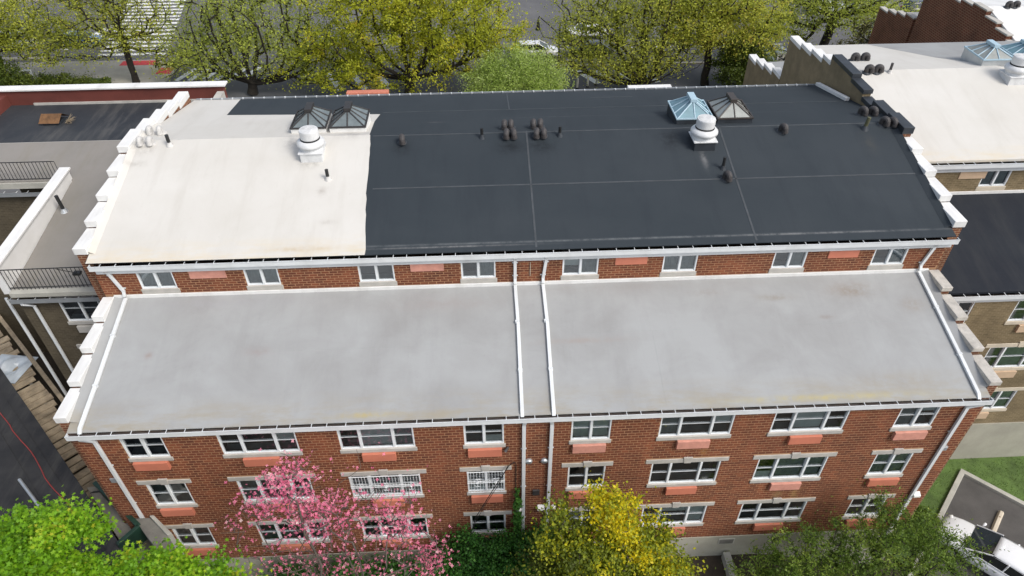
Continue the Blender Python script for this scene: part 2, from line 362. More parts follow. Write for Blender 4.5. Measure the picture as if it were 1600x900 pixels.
# corner pavement on the left, kerb is its edge
struct(MB().prism([(-140, 44), (-34.5, 44), (-31.6, 46), (-31.4, 53), (-34, 55.6), (-140, 55.6)], -3.03, -2.9), 'pavement', MT['sidewalk'], bevel=.02)
struct(MB().prism([(2, 26), (70, 26), (70, 44.5), (2, 44.5)], -3.03, -2.9), 'pavement', MT['sidewalk'], bevel=.02)
struct(MB().prism([(-30, 26), (1.9, 26), (1.9, 42), (-26, 42)], -3.03, -2.9), 'pavement', MT['sidewalk'], bevel=.02)
k = MB(); k.box(5, 70, 51.6, 51.9, -3.03, -2.88); struct(k, 'kerb', MT['sidewalk'], bevel=.02)
struct(MB().prism([(-140, 56.4), (-46, 56.4), (-45, 57), (-140, 57)], -3.03, -2.88), 'kerb', MT['sidewalk'])
struct(MB().prism([(-120, 75), (300, 75), (300, 77), (-120, 77)], -3.03, -2.88), 'kerb', MT['sidewalk'])
def crosswalk(bars):
    r = bpy.data.objects.new('crosswalk', None); C.objects.link(r); r['kind'] = 'structure'
    r.location = (bars[0][0], bars[0][1], -3.02)
    for x, y, lx, ly, rot in bars:
        c, s = math.cos(rot), math.sin(rot); P = [(x+a*lx/2*c-b*ly/2*s, y+a*lx/2*s+b*ly/2*c) for a, b in ((-1, -1), (1, -1), (1, 1), (-1, 1))]
        MB().prism(P, -3.021, -3.016).build('stripe', MT['paint'], r)
crosswalk([(-37.3 - .19*i*1.13, 57.4+i*1.13, 6.9, .52, 0) for i in range(17)])
crosswalk([(-30.2+i*1.25, 51.9, .55, 3.0, -.32) for i in range(6)])
crosswalk([(-15.6+i*2.3, 49.6, .6, 4.6, .42) for i in range(3)])
crosswalk([(8.6+i*1.9, 49.1, .6, 3.4, .5) for i in range(4)])
struct(MB().prism([(-8, 56.2), (30, 56.2), (30, 56.35), (-8, 56.35)], -3.021, -3.014), 'lane_line', MT['paint'])
struct(MB().prism([(-45.5, 59), (-44.6, 59), (-42, 66), (-42.9, 66)], -3.021, -3.014), 'lane_line', MT['paint'])
for nm, P in (('tactile_pad', [(-37.4, 54.2), (-33.8, 54.2), (-33.8, 55.3), (-37.4, 55.3)]), ('tactile_pad', [(-33.1, 51.9), (-31.7, 51.9), (-31.7, 53.4), (-33.1, 53.4)])):
    o = struct(MB().prism(P, -2.899, -2.888), nm, MT['padred'])
struct(MB().prism([(-140, 44.1), (-37.2, 44.1), (-36, 48.3), (-37, 51.2), (-140, 51.2)], -2.9, -2.884), 'planting_bed', MT['turf'])

# ------------------------------------------------------------------ facade pieces
def zf(y): return 9.85 + .24*(y-4.87)          # front slope of the upper roof
def zb(y): return 11.32 - .203*(y-11)          # back slope
def zroof(y): return zf(y) if y < 11 else zb(y)
def zl(y): return 7.02 + .24*y                 # lower front roof
PAIR, TRI = (.5,), (.28, .72)
COLS = {1: (-13.52, -12.17, PAIR), 2: (-10.43, -7.91, TRI), 3: (-6.56, -4.09, TRI), 4: (-2.45, -1.12, PAIR),
        5: (1.12, 2.45, PAIR), 6: (4.09, 6.56, TRI), 7: (7.91, 10.43, TRI), 8: (12.17, 13.52, PAIR)}
ACX = {1: (-13.46, -12.33), 2: (-9.85, -8.66), 3: (-5.9, -4.78), 4: (-2.35, -1.2), 5: (1.2, 2.33), 6: (4.78, 5.9), 7: (8.66, 9.78), 8: (12.33, 13.46)}
UCOLS = {1: (-13.85, -12.6), 2: (-10.12, -8.92), 3: (-6.1, -4.83), 4: (-2.44, -1.2), 5: (1.22, 2.52), 6: (4.87, 6.12), 7: (8.93, 10.14), 8: (12.63, 13.87)}
UAC = {1: (-12.02, -10.75), 3: (-4.24, -3.05), 5: (3.12, 4.28), 7: (10.92, 12.04)}
ROWZ = {'A': (5.5, 6.66), 'B': (2.75, 4.02), 'C': (0., 1.22)}
def window(bld, x0, x1, z0, z1, y, div, lint=True, rail=True, sillh=.17, sill=.035, stone='stone', look=None, grille=False):
    """white frame with mullions, sashes with panes, inner niche, stone sill and lintel"""
    yf = y+.012
    m = MB(); t = .047
    m.box(x0, x0+t, yf, yf+.1, z0, z1); m.box(x1-t, x1, yf, yf+.1, z0, z1)
    m.box(x0+t, x1-t, yf, yf+.1, z0, z0+t*1.1); m.box(x0+t, x1-t, yf, yf+.1, z1-t, z1)
    edges = [x0+t]
    for d in div:
        xm = x0+(x1-x0)*d; m.box(xm-.038, xm+.038, yf-.012, yf+.1, z0+t*1.1, z1-t); edges += [xm-.038, xm+.038]
    edges.append(x1-t)
    wn = m.build('window', MT['vinyl'], bld)
    zm = z0+(z1-z0)*.5
    n = MB()                                     # the room behind
    n.face([(x0, y+.55, z0), (x1, y+.55, z0), (x1, y+.55, z1), (x0, y+.55, z1)], 0)
    n.face([(x0, y+.16, z0+.03), (x1, y+.16, z0+.03), (x1, y+.42, z0+.03), (x0, y+.42, z0+.03)], 1)
    n.face([(x0, y+.42, z0+.03), (x1, y+.42, z0+.03), (x1, y+.55, z0), (x0, y+.55, z0)], 0)
    n.face([(x0, y+.16, z0), (x0, y+.55, z0), (x0, y+.55, z1), (x0, y+.16, z1)], 0)
    n.face([(x1, y+.16, z0), (x1, y+.55, z0), (x1, y+.55, z1), (x1, y+.16, z1)], 0)
    n.face([(x0, y+.16, z1), (x1, y+.16, z1), (x1, y+.55, z1), (x0, y+.55, z1)], 0)
    n.build('room_niche', [MT['room'], MT['roomsill']], wn)
    for i in range(0, len(edges), 2):
        a, b = edges[i], edges[i+1]
        s = MB(); q = .022; zb0 = z0+t*1.1; zt = z1-t
        for (c0, c1, yy) in (((zb0, zm+.02, yf+.03), (zm-.02, zt, yf+.055)) if rail else ((zb0, zt, yf+.04),)):
            s.box(a+.002, a+q, yy, yy+.03, c0, c1); s.box(b-q, b-.002, yy, yy+.03, c0, c1)
            s.box(a+q, b-q, yy, yy+.03, c0, c0+q); s.box(a+q, b-q, yy, yy+.03, c1-q, c1)
        s.build('sash', MT['sashgrey'], wn)
        p = MB()
        if rail:
            p.face([(a+q, yf+.045, zb0+q), (b-q, yf+.045, zb0+q), (b-q, yf+.045, zm-.015), (a+q, yf+.045, zm-.015)])
            p.face([(a+q, yf+.07, zm+.0), (b-q, yf+.07, zm+.0), (b-q, yf+.07, zt-q), (a+q, yf+.07, zt-q)])
        else: p.face([(a+q, yf+.055, zb0+q), (b-q, yf+.055, zb0+q), (b-q, yf+.055, zt-q), (a+q, yf+.055, zt-q)])
        p.build('pane', MT['glass'], wn)
        kind = (look[i//2] if look else random.choice(['', 'b', 'c', 'b', '']))
        if kind:
            c = MB(); f = {'b': random.uniform(.35, .75), 'B': .97, 'c': .97, 'w': 0}[kind]
            if kind == 'w':                       # white board on the lower part of the pane
                c.box(a+q+.002, b-q-.002, yf+.09, yf+.105, zb0+.01, zb0+(zt-zb0)*.3)
                c.build('lower_board', MT['boardwhite'], wn)
            elif kind == 'c':
                nn = 9; pts = [(a+q+(b-a-2*q)*j/nn, y+.13+.008*(j % 2)) for j in range(nn+1)]
                for j in range(nn): c.face([(pts[j][0], pts[j][1], zb0), (pts[j+1][0], pts[j+1][1], zb0), (pts[j+1][0], pts[j+1][1], zt), (pts[j][0], pts[j][1], zt)])
                c.build('curtain', MT['curtain'], wn)
            else:
                zlo = zt-(zt-zb0)*f; ns = max(3, int((zt-zlo)/.05))
                for j in range(ns): z = zlo+(zt-zlo)*j/ns; c.face([(a+q, y+.115, z), (b-q, y+.115, z), (b-q, y+.13, z+(zt-zlo)/ns*.96), (a+q, y+.13, z+(zt-zlo)/ns*.96)])
                c.build('blind', MT['blind'], wn)
    o = MB().box(x0-.05, x1+.05, y-sill, y+.05, z0-sillh, z0-.002).build('sill', MT[stone], wn, bevel=.012)
    if lint:
        xm = (x0+x1)/2
        l = MB(); l.box(x0-.24, xm-.13, y-.025, y+.05, z1+.002, z1+.21); l.box(xm+.13, x1+.24, y-.025, y+.05, z1+.002, z1+.21)
        l.build('lintel', MT[stone], wn, bevel=.01)
        kz = MB(); kz.hexa([(xm-.125, y-.05, z1-.01), (xm+.125, y-.05, z1-.01), (xm+.125, y+.05, z1-.01), (xm-.125, y+.05, z1-.01),
                 (xm-.16, y-.05, z1+.3), (xm+.16, y-.05, z1+.3), (xm+.16, y+.05, z1+.3), (xm-.16, y+.05, z1+.3)]).build('keystone', MT[stone], wn, bevel=.01)
    if grille:
        gm = MB(); n_ = int((x1-x0)/.105)
        for i in range(n_+1): x = x0+.02+(x1-x0-.04)*i/n_; gm.tube([(x, y-.05, z0+.02), (x, y-.05, z1-.02)], .008, 5)
        for z in (z0+.03, (z0+z1)/2-.03, (z0+z1)/2+.06, z1-.03): gm.box(x0, x1, y-.062, y-.04, z-.012, z+.012)
        for xc in ([x0+(x1-x0)*(.14, .5, .86)[i] for i in range(3)] if len(div) == 2 else [x0+(x1-x0)*.27, x0+(x1-x0)*.75]):
            for sx in (-1, 1):
                for sz in (-1, 1):
                    gm.tube([(xc+sx*.1*(.4+.6*math.cos(a)), y-.066, (z0+z1)/2+sz*(.13+.1*math.sin(a))) for a in [i*.7 for i in range(8)]], .009, 4)
        gm.build('security_grille', MT['vinyl'], wn)
    return wn
def holed_wall(m, x0, x1, z0, z1, y, holes, depth=.16, mi=0):
    """flat wall facing -y with openings and their reveals"""
    X = sorted({x0, x1} | {h[i] for h in holes for i in (0, 1) if x0 < h[i] < x1}); Z = sorted({z0, z1} | {h[i] for h in holes for i in (2, 3) if z0 < h[i] < z1})
    for a, b in zip(X, X[1:]):
        for c, d in zip(Z, Z[1:]):
            if any(h[0]-1e-6 <= a and b <= h[1]+1e-6 and h[2]-1e-6 <= c and d <= h[3]+1e-6 for h in holes): continue
            m.face([(a, y, c), (b, y, c), (b, y, d), (a, y, d)], mi)
    for a, b, c, d in holes:
        m.face([(a, y, c), (a, y, d), (a, y+depth, d), (a, y+depth, c)], mi); m.face([(b, y, c), (b, y+depth, c), (b, y+depth, d), (b, y, d)], mi)
        m.face([(a, y, d), (b, y, d), (b, y+depth, d), (a, y+depth, d)], mi); m.face([(a, y, c), (a, y+depth, c), (b, y+depth, c), (b, y, c)], mi)
def lay_bricks(x0, x1, z0, z1, y, bw, bh, blocked, gap=.036, bed=.03):
    out = []; r = 0; z = z0
    while z+bh*.6 < z1:
        bl = sorted((a, b) for a, b, c, d in blocked if min(d, z+bh)-max(c, z) > bh*.35)
        free = []; c = x0
        for a, b in bl:
            if a > c: free.append((c, a))
            c = max(c, b)
        if c < x1: free.append((c, x1))
        off = (r % 2)*bw*.5
        for a, b in free:
            k_ = math.floor((a-x0-off)/bw); x = x0+off+k_*bw
            while x < b:
                l, q = max(x+gap/2, a+.004), min(x+bw-gap/2, b-.004)
                if q-l > .045: out.append((l, q, z+bed*.5, min(z+bh-bed*.5, z1)))
                x += bw
        z += bh; r += 1
    return out
def downspout(name, pts, parent, w_=.11, d=.085, straps=()):
    o = MB().rect_tube(pts, w_, d).build(name, MT['white'], parent, bevel=.012)
    for (x, y, z) in straps: MB().box(x-.1, x+.1, y+.028, y+.05, z-.02, z+.02).build('strap', MT['white'], o)
    return o
def gutter(bld, xa, xb, y, ztop, zfas, mat='white', leftend=True):
    """open trough with hanger straps, fascia board below"""
    m = MB(); m.box(xa, xb, y-.21, y-.19, ztop-.2, ztop); m.box(xa, xb, y-.19, y-.02, ztop-.2, ztop-.185)
    m.box(xa, xa+.02, y-.19, y-.05, ztop-.185, ztop-.005); m.box(xb-.02, xb, y-.19, y-.05, ztop-.185, ztop-.005)
    m.box(xa, xb, y-.222, y-.208, ztop-.02, ztop+.012)
    gm = m.build('gutter', MT[mat], bld)
    MB().box(xa+.021, xb-.021, y-.188, y-.003, ztop-.184, ztop-.13).build('gutter_silt', MT['gutterdark'], gm)
    h = MB(); x = xa+.35
    while x < xb-.1:
        j = random.uniform(-.1, .1); h.box(x+j-.01, x+j+.01, y-.2, y-.02, ztop-.012, ztop+.001); x += .56
    tag(h.build('gutter_hangers', MT['white'], gm), kind='stuff')
    MB().box(xa+.08, xb-.08, y-.045, y+.0, zfas, ztop-.19).build('fascia_board', MT[mat], bld)
    return gm
def stepcaps(bld, xa, xb, segs, zlow, capmat, wallmat, th=.26, mats=None):
    wm = MB()
    for i, (y0, y1, z) in enumerate(segs):
        mt = MT[mats[i]] if mats else MT[capmat]
        MB().box(xa-.04, xb+.04, y0-.05, y1-.054, z-th, z).build('parapet_cap', mt, bld, bevel=.018)
        wm.box(xa, xb, y0, y1-.001, zlow, z-th-.003)
    return wm.build('parapet_wall', MT[wallmat], bld)

# ------------------------------------------------------------------ the red brick block
B = thing('apartment_building', 'long red brick apartment block, its upper roof half white coating and half black membrane', 'building', (0, 0, -2.5))
blocked, holes = [], []
LOOK = {('A', 5): 'BB', ('A', 1): ['', ''], ('A', 2): ['', '', 'b'], ('A', 3): ['', 'B', 'c'], ('A', 4): ['', 'w'], ('A', 6): ['c', '', 'b'], ('A', 7): ['', 'B', ''], ('A', 8): ['c', 'b'],
        ('B', 1): ['c', 'c'], ('B', 2): ['c', '', ''], ('B', 3): ['', '', ''], ('B', 4): ['w', ''], ('B', 5): ['', ''], ('B', 6): ['', '', ''], ('B', 7): ['w', 'c', 'c'], ('B', 8): ['c', 'c'],
        ('C', 1): ['', ''], ('C', 2): ['', '', ''], ('C', 3): ['', '', ''], ('C', 4): ['', ''], ('C', 5): ['b', ''], ('C', 6): ['', 'b', 'B'], ('C', 7): ['', '', ''], ('C', 8): ['', '']}
for row, (z0, z1) in ROWZ.items():
    for c, (x0, x1, div) in COLS.items():
        holes.append((x0, x1, z0, z1)); blocked += [(x0, x1, z0, z1), (x0-.055, x1+.055, z0-.17, z0)]
        if row != 'A': blocked += [(x0-.245, x1+.245, z1, z1+.21), ((x0+x1)/2-.165, (x0+x1)/2+.165, z1+.2, z1+.3)]
        window(B, x0, x1, z0, z1, 0, div, lint=row != 'A', look=LOOK[(row, c)], grille=(row, c) in (('B', 3), ('B', 4)))
        a0, a1 = ACX[c]
        fad = (row, c) in (('A', 5), ('A', 6), ('A', 8), ('B', 7))
        ac = MB().box(a0, a1, -.12, .04, z0-.565, z0-.178).build('sleeve_cover', MT['faded' if fad else 'coral'], B, bevel=.008)
        if fad: ac['label'] = 'faded pink wall sleeve cover'
        blocked.append((a0-.006, a1+.006, z0-.57, z0-.17))
WX = 14.95
wm = MB(); holed_wall(wm, -WX, WX, -1.04, 6.72, .008, holes)
wall = wm.build('wall', MT['mortar'], B)
bricks = lay_bricks(-WX, WX, -1.04, 6.7, 0, .25, .1335, blocked, .026, .036)
mb = MB()
for l, q, c, d in bricks: mb.box(l, q, random.uniform(-.002, .002), .02, c, d, 0, random.random(), 'k')
tag(mb.build('brickwork', MT['brick'], wall, tone=True), kind='stuff')
MB().box(-WX, WX, -.03, .3, -4.2, -1.045).build('foundation', MT['foundation'], B)
fv = MB().box(7.45, 8.1, -.05, -.02, -1.58, -1.2).build('foundation_vent', MT['concrete'], B)
MB().box(7.5, 8.05, -.058, -.048, -1.54, -1.24).build('grate', MT['darkconcrete'], fv)
# lower front roof, side parapets
rl = MB(); rl.prism([(-14.93, -.075), (14.93, -.075), (14.93, 5.08), (-14.93, 5.08)], lambda x, y: zl(y)-.03, lambda x, y: zl(y))
rlow = rl.build('lower_roof', MT['greyroof'], B)
for x0, x1, y0, y1 in ((-9.6, -1.6, 2.61, 2.7), (1.4, 6.3, 2.9, 2.99), (-.78, -.72, .2, 4.9), (4.2, 4.3, .1, 2.9), (8.1, 13.2, 2.93, 3.02), (-11.2, -11.12, .2, 2.6)):
    MB().prism([(x0, y0), (x1, y0), (x1, y1), (x0, y1)], lambda x, y: zl(y)-.01, lambda x, y: zl(y)+.003).build('roof_lap', MT['greyroof'], rlow)
LS = [(.25, 1.52, 7.42), (1.52, 2.76, 7.72), (2.76, 4.0, 8.02), (4.0, 5.06, 8.32)]
stepcaps(B, -15.27, -14.95, LS, -3.5, 'capwhite', 'brickwall')
stepcaps(B, 14.95, 15.27, LS, -3.9, 'capstone', 'brickwall', .18)
for s in (-1, 1):   # membrane turned up the inner face of the parapets
    mm = MB()
    for y0, y1, z in LS:
        a = s*14.945; b = s*14.62
        mm.face([(a, y0, zl(y0)+.003), (a, y1, zl(y1)+.003), (a, y1, z-.185), (a, y0, z-.185)])
        mm.face([(b, y0, zl(y0)+.003), (b, y1, zl(y1)+.003), (a, y1, zl(y1)+.1), (a, y0, zl(y0)+.1)])
    mm.build('upturn', MT['greyroof'], B)
gutter(B, -14.93, 14.96, -.02, 7.0, 6.6)
# upper storey front
UY = 5.07
ub_, uh = [], []
for c, (x0, x1) in UCOLS.items():
    uh.append((x0, x1, 8.56, 9.5)); ub_ += [(x0, x1, 8.56, 9.5), (x0-.055, x1+.055, 8.36, 8.56)]
    window(B, x0, x1, 8.56, 9.5, UY, PAIR, lint=False, rail=False, sillh=.2, sill=.025,
           look={1: ['c', 'c'], 2: ['c', 'c'], 3: ['', ''], 4: ['', 'c'], 5: ['b', 'c'], 6: ['c', 'c'], 7: ['', 'c'], 8: ['', 'c']}[c])
for c, (x0, x1) in UAC.items():
    fad = c in (1, 3)
    o = MB().box(x0, x1, UY-.03, UY+.03, 8.985, 9.36).build('sleeve_cover', MT['faded' if fad else 'coral'], B, bevel=.006)
    if fad: o['label'] = 'faded pink wall sleeve cover'
    ub_.append((x0-.006, x1+.006, 8.98, 9.365))
um = MB(); holed_wall(um, -15.25, 15.25, 8.0, 9.6, UY+.008, uh)
uwall = um.build('upper_wall', MT['mortar'], B)
ubr = lay_bricks(-15.25, 15.25, 8.36, 9.5, UY, .29, .107, ub_, .03, .03)
ubr.sort(key=lambda q: abs((q[0]+q[1])/2 - .2) if (q[1]-q[0]) > .25 else 99)
near = ubr[:300]; rest = ubr[300:]
proto = MB().box(-.133, .133, -.02, .02, -.0437, .0437, 0, 0, 'k')
pm = None
for l, q, c, d in near:
    if pm is None:
        o = proto.build('brick', MT['brick1'], uwall, bevel=0); pm = o.data
        o.location = Vector(((l+q)/2, UY+.019, (c+d)/2)) - base_of(uwall)
    else: o = inst('brick', pm, ((l+q)/2, UY+.019+random.uniform(-.002, .002), (c+d)/2), uwall)
    o.scale = ((q-l)/.266, 1, (d-c)/.0874)
    if pm is o.data and o.name == 'brick':   # first brick was built in world space about the origin
        for v in pm.vertices: v.co += base_of(uwall)
mb = MB()
for l, q, c, d in rest: mb.box(l, q, UY+random.uniform(-.002, .002), UY+.02, c, d, 0, random.random(), 'k')
tag(mb.build('brickwork', MT['brick'], uwall, tone=True), kind='stuff')
MB().box(-14.93, 14.93, UY-.07, UY-.012, 8.2, 8.355).build('base_flashing', MT['capwhite'], B, bevel=.01)
ru = MB(); ru.prism([(-15.32, 4.955), (15.32, 4.955), (15.32, 11), (-15.32, 11)], lambda x, y: zf(y)-.03, lambda x, y: zf(y))
ru.prism([(-15.32, 11), (15.32, 11), (15.32, 17.5), (-15.32, 17.5)], lambda x, y: zb(y)-.1, lambda x, y: zb(y))
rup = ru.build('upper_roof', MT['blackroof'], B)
# white coating: a layer with a hand-brushed edge
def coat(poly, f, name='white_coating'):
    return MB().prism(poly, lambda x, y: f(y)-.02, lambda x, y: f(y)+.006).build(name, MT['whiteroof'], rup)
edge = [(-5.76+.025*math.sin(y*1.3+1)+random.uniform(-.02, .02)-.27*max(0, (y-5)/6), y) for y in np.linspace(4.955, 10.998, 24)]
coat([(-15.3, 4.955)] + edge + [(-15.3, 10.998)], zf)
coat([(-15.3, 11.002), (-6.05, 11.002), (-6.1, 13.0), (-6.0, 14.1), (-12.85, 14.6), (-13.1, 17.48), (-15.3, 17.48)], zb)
for x0, x1, y0, y1 in ((-5.7, 15.2, 8.03, 8.085), (.22, .29, 5.05, 10.98), (8.07, 8.14, 5.05, 10.98), (-5.9, 15.0, 10.9, 10.94)):
    MB().prism([(x0, y0), (x1, y0), (x1, y1), (x0, y1)], lambda x, y: zf(y)-.01, lambda x, y: zf(y)+.009).build('roof_seam', MT['seam'], rup)
for x0, x1, y0, y1 in ((-5.9, 15.2, 14.33, 14.39), (-.32, -.27, 14.4, 17.4), (3.6, 5.6, 16.1, 16.16)):
    MB().prism([(x0, y0), (x1, y0), (x1, y1), (x0, y1)], lambda x, y: zb(y)-.01, lambda x, y: zb(y)+.009).build('roof_seam', MT['seam'], rup)
gutter(B, -15.2, 15.4, UY-.05, 9.82, 9.37)
bg_ = MB(); bg_.box(-15.2, 15.2, 17.52, 17.56, 9.8, 10.06); bg_.build('back_gutter', MT['galv'], B)
hb = MB()
for i in range(60): hb.box(-15+i*.5, -14.96+i*.5, 17.45, 17.56, 10.02, 10.075)
tag(hb.build('gutter_hangers', MT['white'], B), kind='stuff')
US = [(5.35, 6.6, 10.26), (6.6, 7.86, 10.55), (7.86, 9.13, 10.83), (9.13, 10.42, 11.11), (10.42, 11.92, 11.42), (11.92, 13.2, 11.25), (13.2, 14.55, 11.02), (14.55, 15.87, 10.82), (15.87, 17.2, 10.63)]
stepcaps(B, -15.72, -15.34, US, -3, 'capwhite', 'brickwall', .27)
stepcaps(B, 15.34, 15.72, [(5.35, 6.6, 10.28), (6.6, 7.9, 10.57), (7.9, 9.15, 10.84), (9.15, 10.12, 11.1), (10.12, 11.5, 11.5), (11.5, 12.88, 11.4)], -3.5, 'capwhite', 'brickwall', .28,
         ['capwhite']*4+['capblack']*2)
for s in (1,):
    mm = MB()
    for y0, y1, z in US[:5]: mm.face([(s*15.335, y0, zf(y0)-.05), (s*15.335, y1, zroof(y1)-.05), (s*15.335, y1, z-.22), (s*15.335, y0, z-.22)]); mm.face([(s*15.06, y0, zf(y0)+.004), (s*15.06, y1, zroof(y1)+.004), (s*15.332, y1, zroof(y1)+.12), (s*15.332, y0, zf(y0)+.12)])
    mm.build('upturn', MT['blackroof'], B)
mm = MB()
for y0, y1, z in US[:6]: mm.face([(-15.335, y0, zroof(y0)-.05), (-15.335, y1, zroof(y1)-.05), (-15.335, y1, z-.22), (-15.335, y0, z-.22)]); mm.face([(-15.1, y0, zroof(y0)+.009), (-15.1, y1, zroof(y1)+.009), (-15.332, y1, zroof(y1)+.14), (-15.332, y0, zroof(y0)+.14)])
mm.build('upturn', MT['whiteroof'], B)
MB().hexa([(14.95, 14.4, zb(14.4)), (15.15, 14.4, zb(14.4)), (15.15, 17.5, zb(17.5)), (14.95, 17.5, zb(17.5)), (14.95, 14.4, zb(14.4)+.16), (15.15, 14.4, zb(14.4)+.16), (15.15, 17.5, zb(17.5)+.16), (14.95, 17.5, zb(17.5)+.16)]).build('corner_flashing', MT['capwhite'], B, bevel=.015)
# rear of the block: upper rear wall, rear wing and street side parapet blocks
rw = MB(); rw.face([(-15.3, 17.48, -3.1), (-15.3, 17.48, 9.9), (15.3, 17.48, 9.9), (15.3, 17.48, -3.1)])
rw.face([(-15.3, 22.6, -3.1), (-15.3, 22.6, 7.0), (15.3, 22.6, 7.0), (15.3, 22.6, -3.1)]); rw.build('rear_wall', MT['brickwall'], B)
MB().prism([(-15.3, 17.49), (15.3, 17.49), (15.3, 22.7), (-15.3, 22.7)], lambda x, y: 8.2-.235*(y-17.5)-.1, lambda x, y: 8.2-.235*(y-17.5)).build('rear_roof', MT['greyroof'], B)
MB().box(-9.1, -6.75, 22.65, 23.05, 6.4, 7.86).build('rear_parapet_block', MT['coral'], B, bevel=.03)['label'] = 'coral rear parapet block'
MB().box(6.8, 9.3, 22.65, 23.05, 6.4, 7.76).build('rear_parapet_block', MT['capwhite'], B, bevel=.03)
# downspouts: upper wall, across the lower roof, lower wall
def zr(y): return zl(y)+.06
def roofpipe(x, xe, jig=0):
    pts = [(x, UY-.2, 9.72), (x, UY-.2, 9.6), (x, UY-.06, 9.42), (xe, UY-.06, 8.55), (xe, UY-.14, zr(UY-.14)+.1)]
    downspout('downspout', pts, B, straps=[(x, UY-.06, 9.25), (xe, UY-.06, 8.66)])
    pts = [(xe, UY-.12, zr(UY-.12)), (xe+jig, 3.2, zr(3.2)), (xe, 1.6, zr(1.6)), (xe-.02, .02, zr(.02)), (xe-.02, -.1, zr(-.1)-.1)]
    o = downspout('downspout', pts, B, .12, .09)
    for y in (3.4, 1.5): MB().box(xe-.075, xe+.075, y-.04, y+.04, zl(y)+.002, zl(y)+.118).build('coupling', MT['white'], o)
for x, xe, j in ((-14.75, -14.5, 0), (-.5, -.5, .02), (.62, .52, .03), (14.75, 14.55, 0)): roofpipe(x, xe, j)
for x, xe in ((-14.6, -14.25), (-.44, -.46), (.44, .46), (14.75, 14.35)):
    pts = [(x, -.13, 6.82), (x, -.13, 6.72), (xe, -.06, 6.5), (xe, -.06, 4), (xe, -.06, 1.5), (xe, -.06, -2.45)]
    downspout('downspout', pts, B, .125, .09, straps=[(xe, -.06, 5.2), (xe, -.06, 3.0), (xe, -.06, 1.0)])
for x, z in ((-.28, 4.48), (.26, 4.48)): 
    o = MB(); o.tube([(x, .0, z), (x, -.05, z), (x, -.09, z-.01)], [.13, .13, .1], 16); o.build('wall_vent', MT['galv'], B)
MB().box(-.12, .13, -.06, .01, 2.45, 2.74).build('meter_box', MT['cast'], B, bevel=.01)
for x, z in ((.2, 1.62), (14.52, 1.42)):
    o = MB().hexa([(x-.13, -.16, z-.05), (x+.13, -.16, z-.05), (x+.13, 0, z-.14), (x-.13, 0, z-.14), (x-.13, -.16, z+.05), (x+.13, -.16, z+.05), (x+.13, 0, z+.14), (x-.13, 0, z+.14)]).build('wall_lamp', MT['boardwhite'], B, bevel=.012)
for x, z in ((.66, 1.68), (-.62, 1.62)):
    o = MB().tube([(x, 0, z), (x, -.08, z), (x, -.16, z-.02)], [.07, .12, .07], 12).build('wall_lamp', MT['boardwhite'], B, smooth=True)
MB().box(14.35, 14.55, -.1, .01, 4.2, 4.4).build('junction_box', MT['galv'], B, bevel=.01)
MB().box(-14.55, -14.35, -.05, .01, 4.25, 4.47).build('junction_box', MT['galv'], B, bevel=.01)
cb = MB(); cb.tube([(-.74, -.03, 2.2), (-.72, -.03, 4.3), (-.76, -.06, 4.52), (-.98, -.1, 4.36), (-1.5, -.3, 3.4), (-2.2, -.55, 2.0), (-2.6, -.9, .6), (-3.0, -1.4, -1.2)], .016, 5)
cb.tube([(-1.0, -.1, 4.4), (-1.35, -.25, 3.5), (-1.9, -.4, 2.4), (-2.35, -.5, 1.2)], .012, 5); cb.build('cable', MT['black'], B)
MB().tube([(-1.0, .01, 5.27), (-1.04, -.1, 5.29), (-1.1, -.16, 5.24)], [.05, .05, .06], 8).build('camera_mount', MT['cast'], B)
MB().tube([(.05, UY-.02, 8.62), (.05, UY-.03, 9.25)], .012, 5).build('conduit', MT['stone2'], B)

# ------------------------------------------------------------------ roof furniture (top-level things)
def goose(x, y, z, label, mat='cast', rot=0, s=1., lean=0):
    t = thing('gooseneck_vent', label, 'roof vent', (x, y, z), 'gooseneck vents on the roofs')
    R = Matrix.Rotation(rot, 3, 'Z'); path = [Vector((0, .1, -.05)), Vector((0, .1, .14))]
    for i in range(9): a = math.pi*i/8; path.append(Vector((0, .1*math.cos(a), .17+.1*math.sin(a)))) 
    path.append(Vector((0, -.1, .1)))
    def P(v): v = R @ (v*s*1.12); return (x+v.x, y+v.y, z+v.z)
    MB().tube([P(v) for v in path], .115*s, 12).build('hood', MT[mat], t, smooth=False)
    MB().tube([P(Vector((0, -.1, .12))), P(Vector((0, -.1, .05)))], .13*s, 12).build('rim', MT[mat], t)
    MB().lathe([(.24*s, z-.06), (.2*s, z+.015), (.15*s, z+.05)], *(P(Vector((0, .1, 0)))[:2]), 14).build('boot', MT['capblack' if mat == 'cast' else 'castpaint'], t)
    return t
G = [(-.62, 11.35, 'back left gooseneck vent of the left cluster of four on the black roof'), (-.36, 11.35, 'back right gooseneck vent of the left cluster of four on the black roof'),
     (-.56, 10.6, 'front left gooseneck vent of the left cluster of four on the black roof'), (-.28, 10.6, 'front right gooseneck vent of the left cluster of four on the black roof'),
     (.56, 11.35, 'back left gooseneck vent of the right cluster of four on the black roof'), (.84, 11.35, 'back right gooseneck vent of the right cluster of four on the black roof'),
     (.64, 10.6, 'front left gooseneck vent of the right cluster of four on the black roof'), (.92, 10.6, 'front right gooseneck vent of the right cluster of four on the black roof'),
     (-4.7, 10.45, 'lone gooseneck vent on the black roof just right of the white coating'), (7.72, 7.98, 'gooseneck vent beside the pipe at the seam crossing on the black roof'),
     (10.6, 10.5, 'lone gooseneck vent on the black roof right of the bronze skylight')]
for x, y, l in G: goose(x, y, zroof(y), l, rot=.35 if x > 7 else random.uniform(-.15, .15))
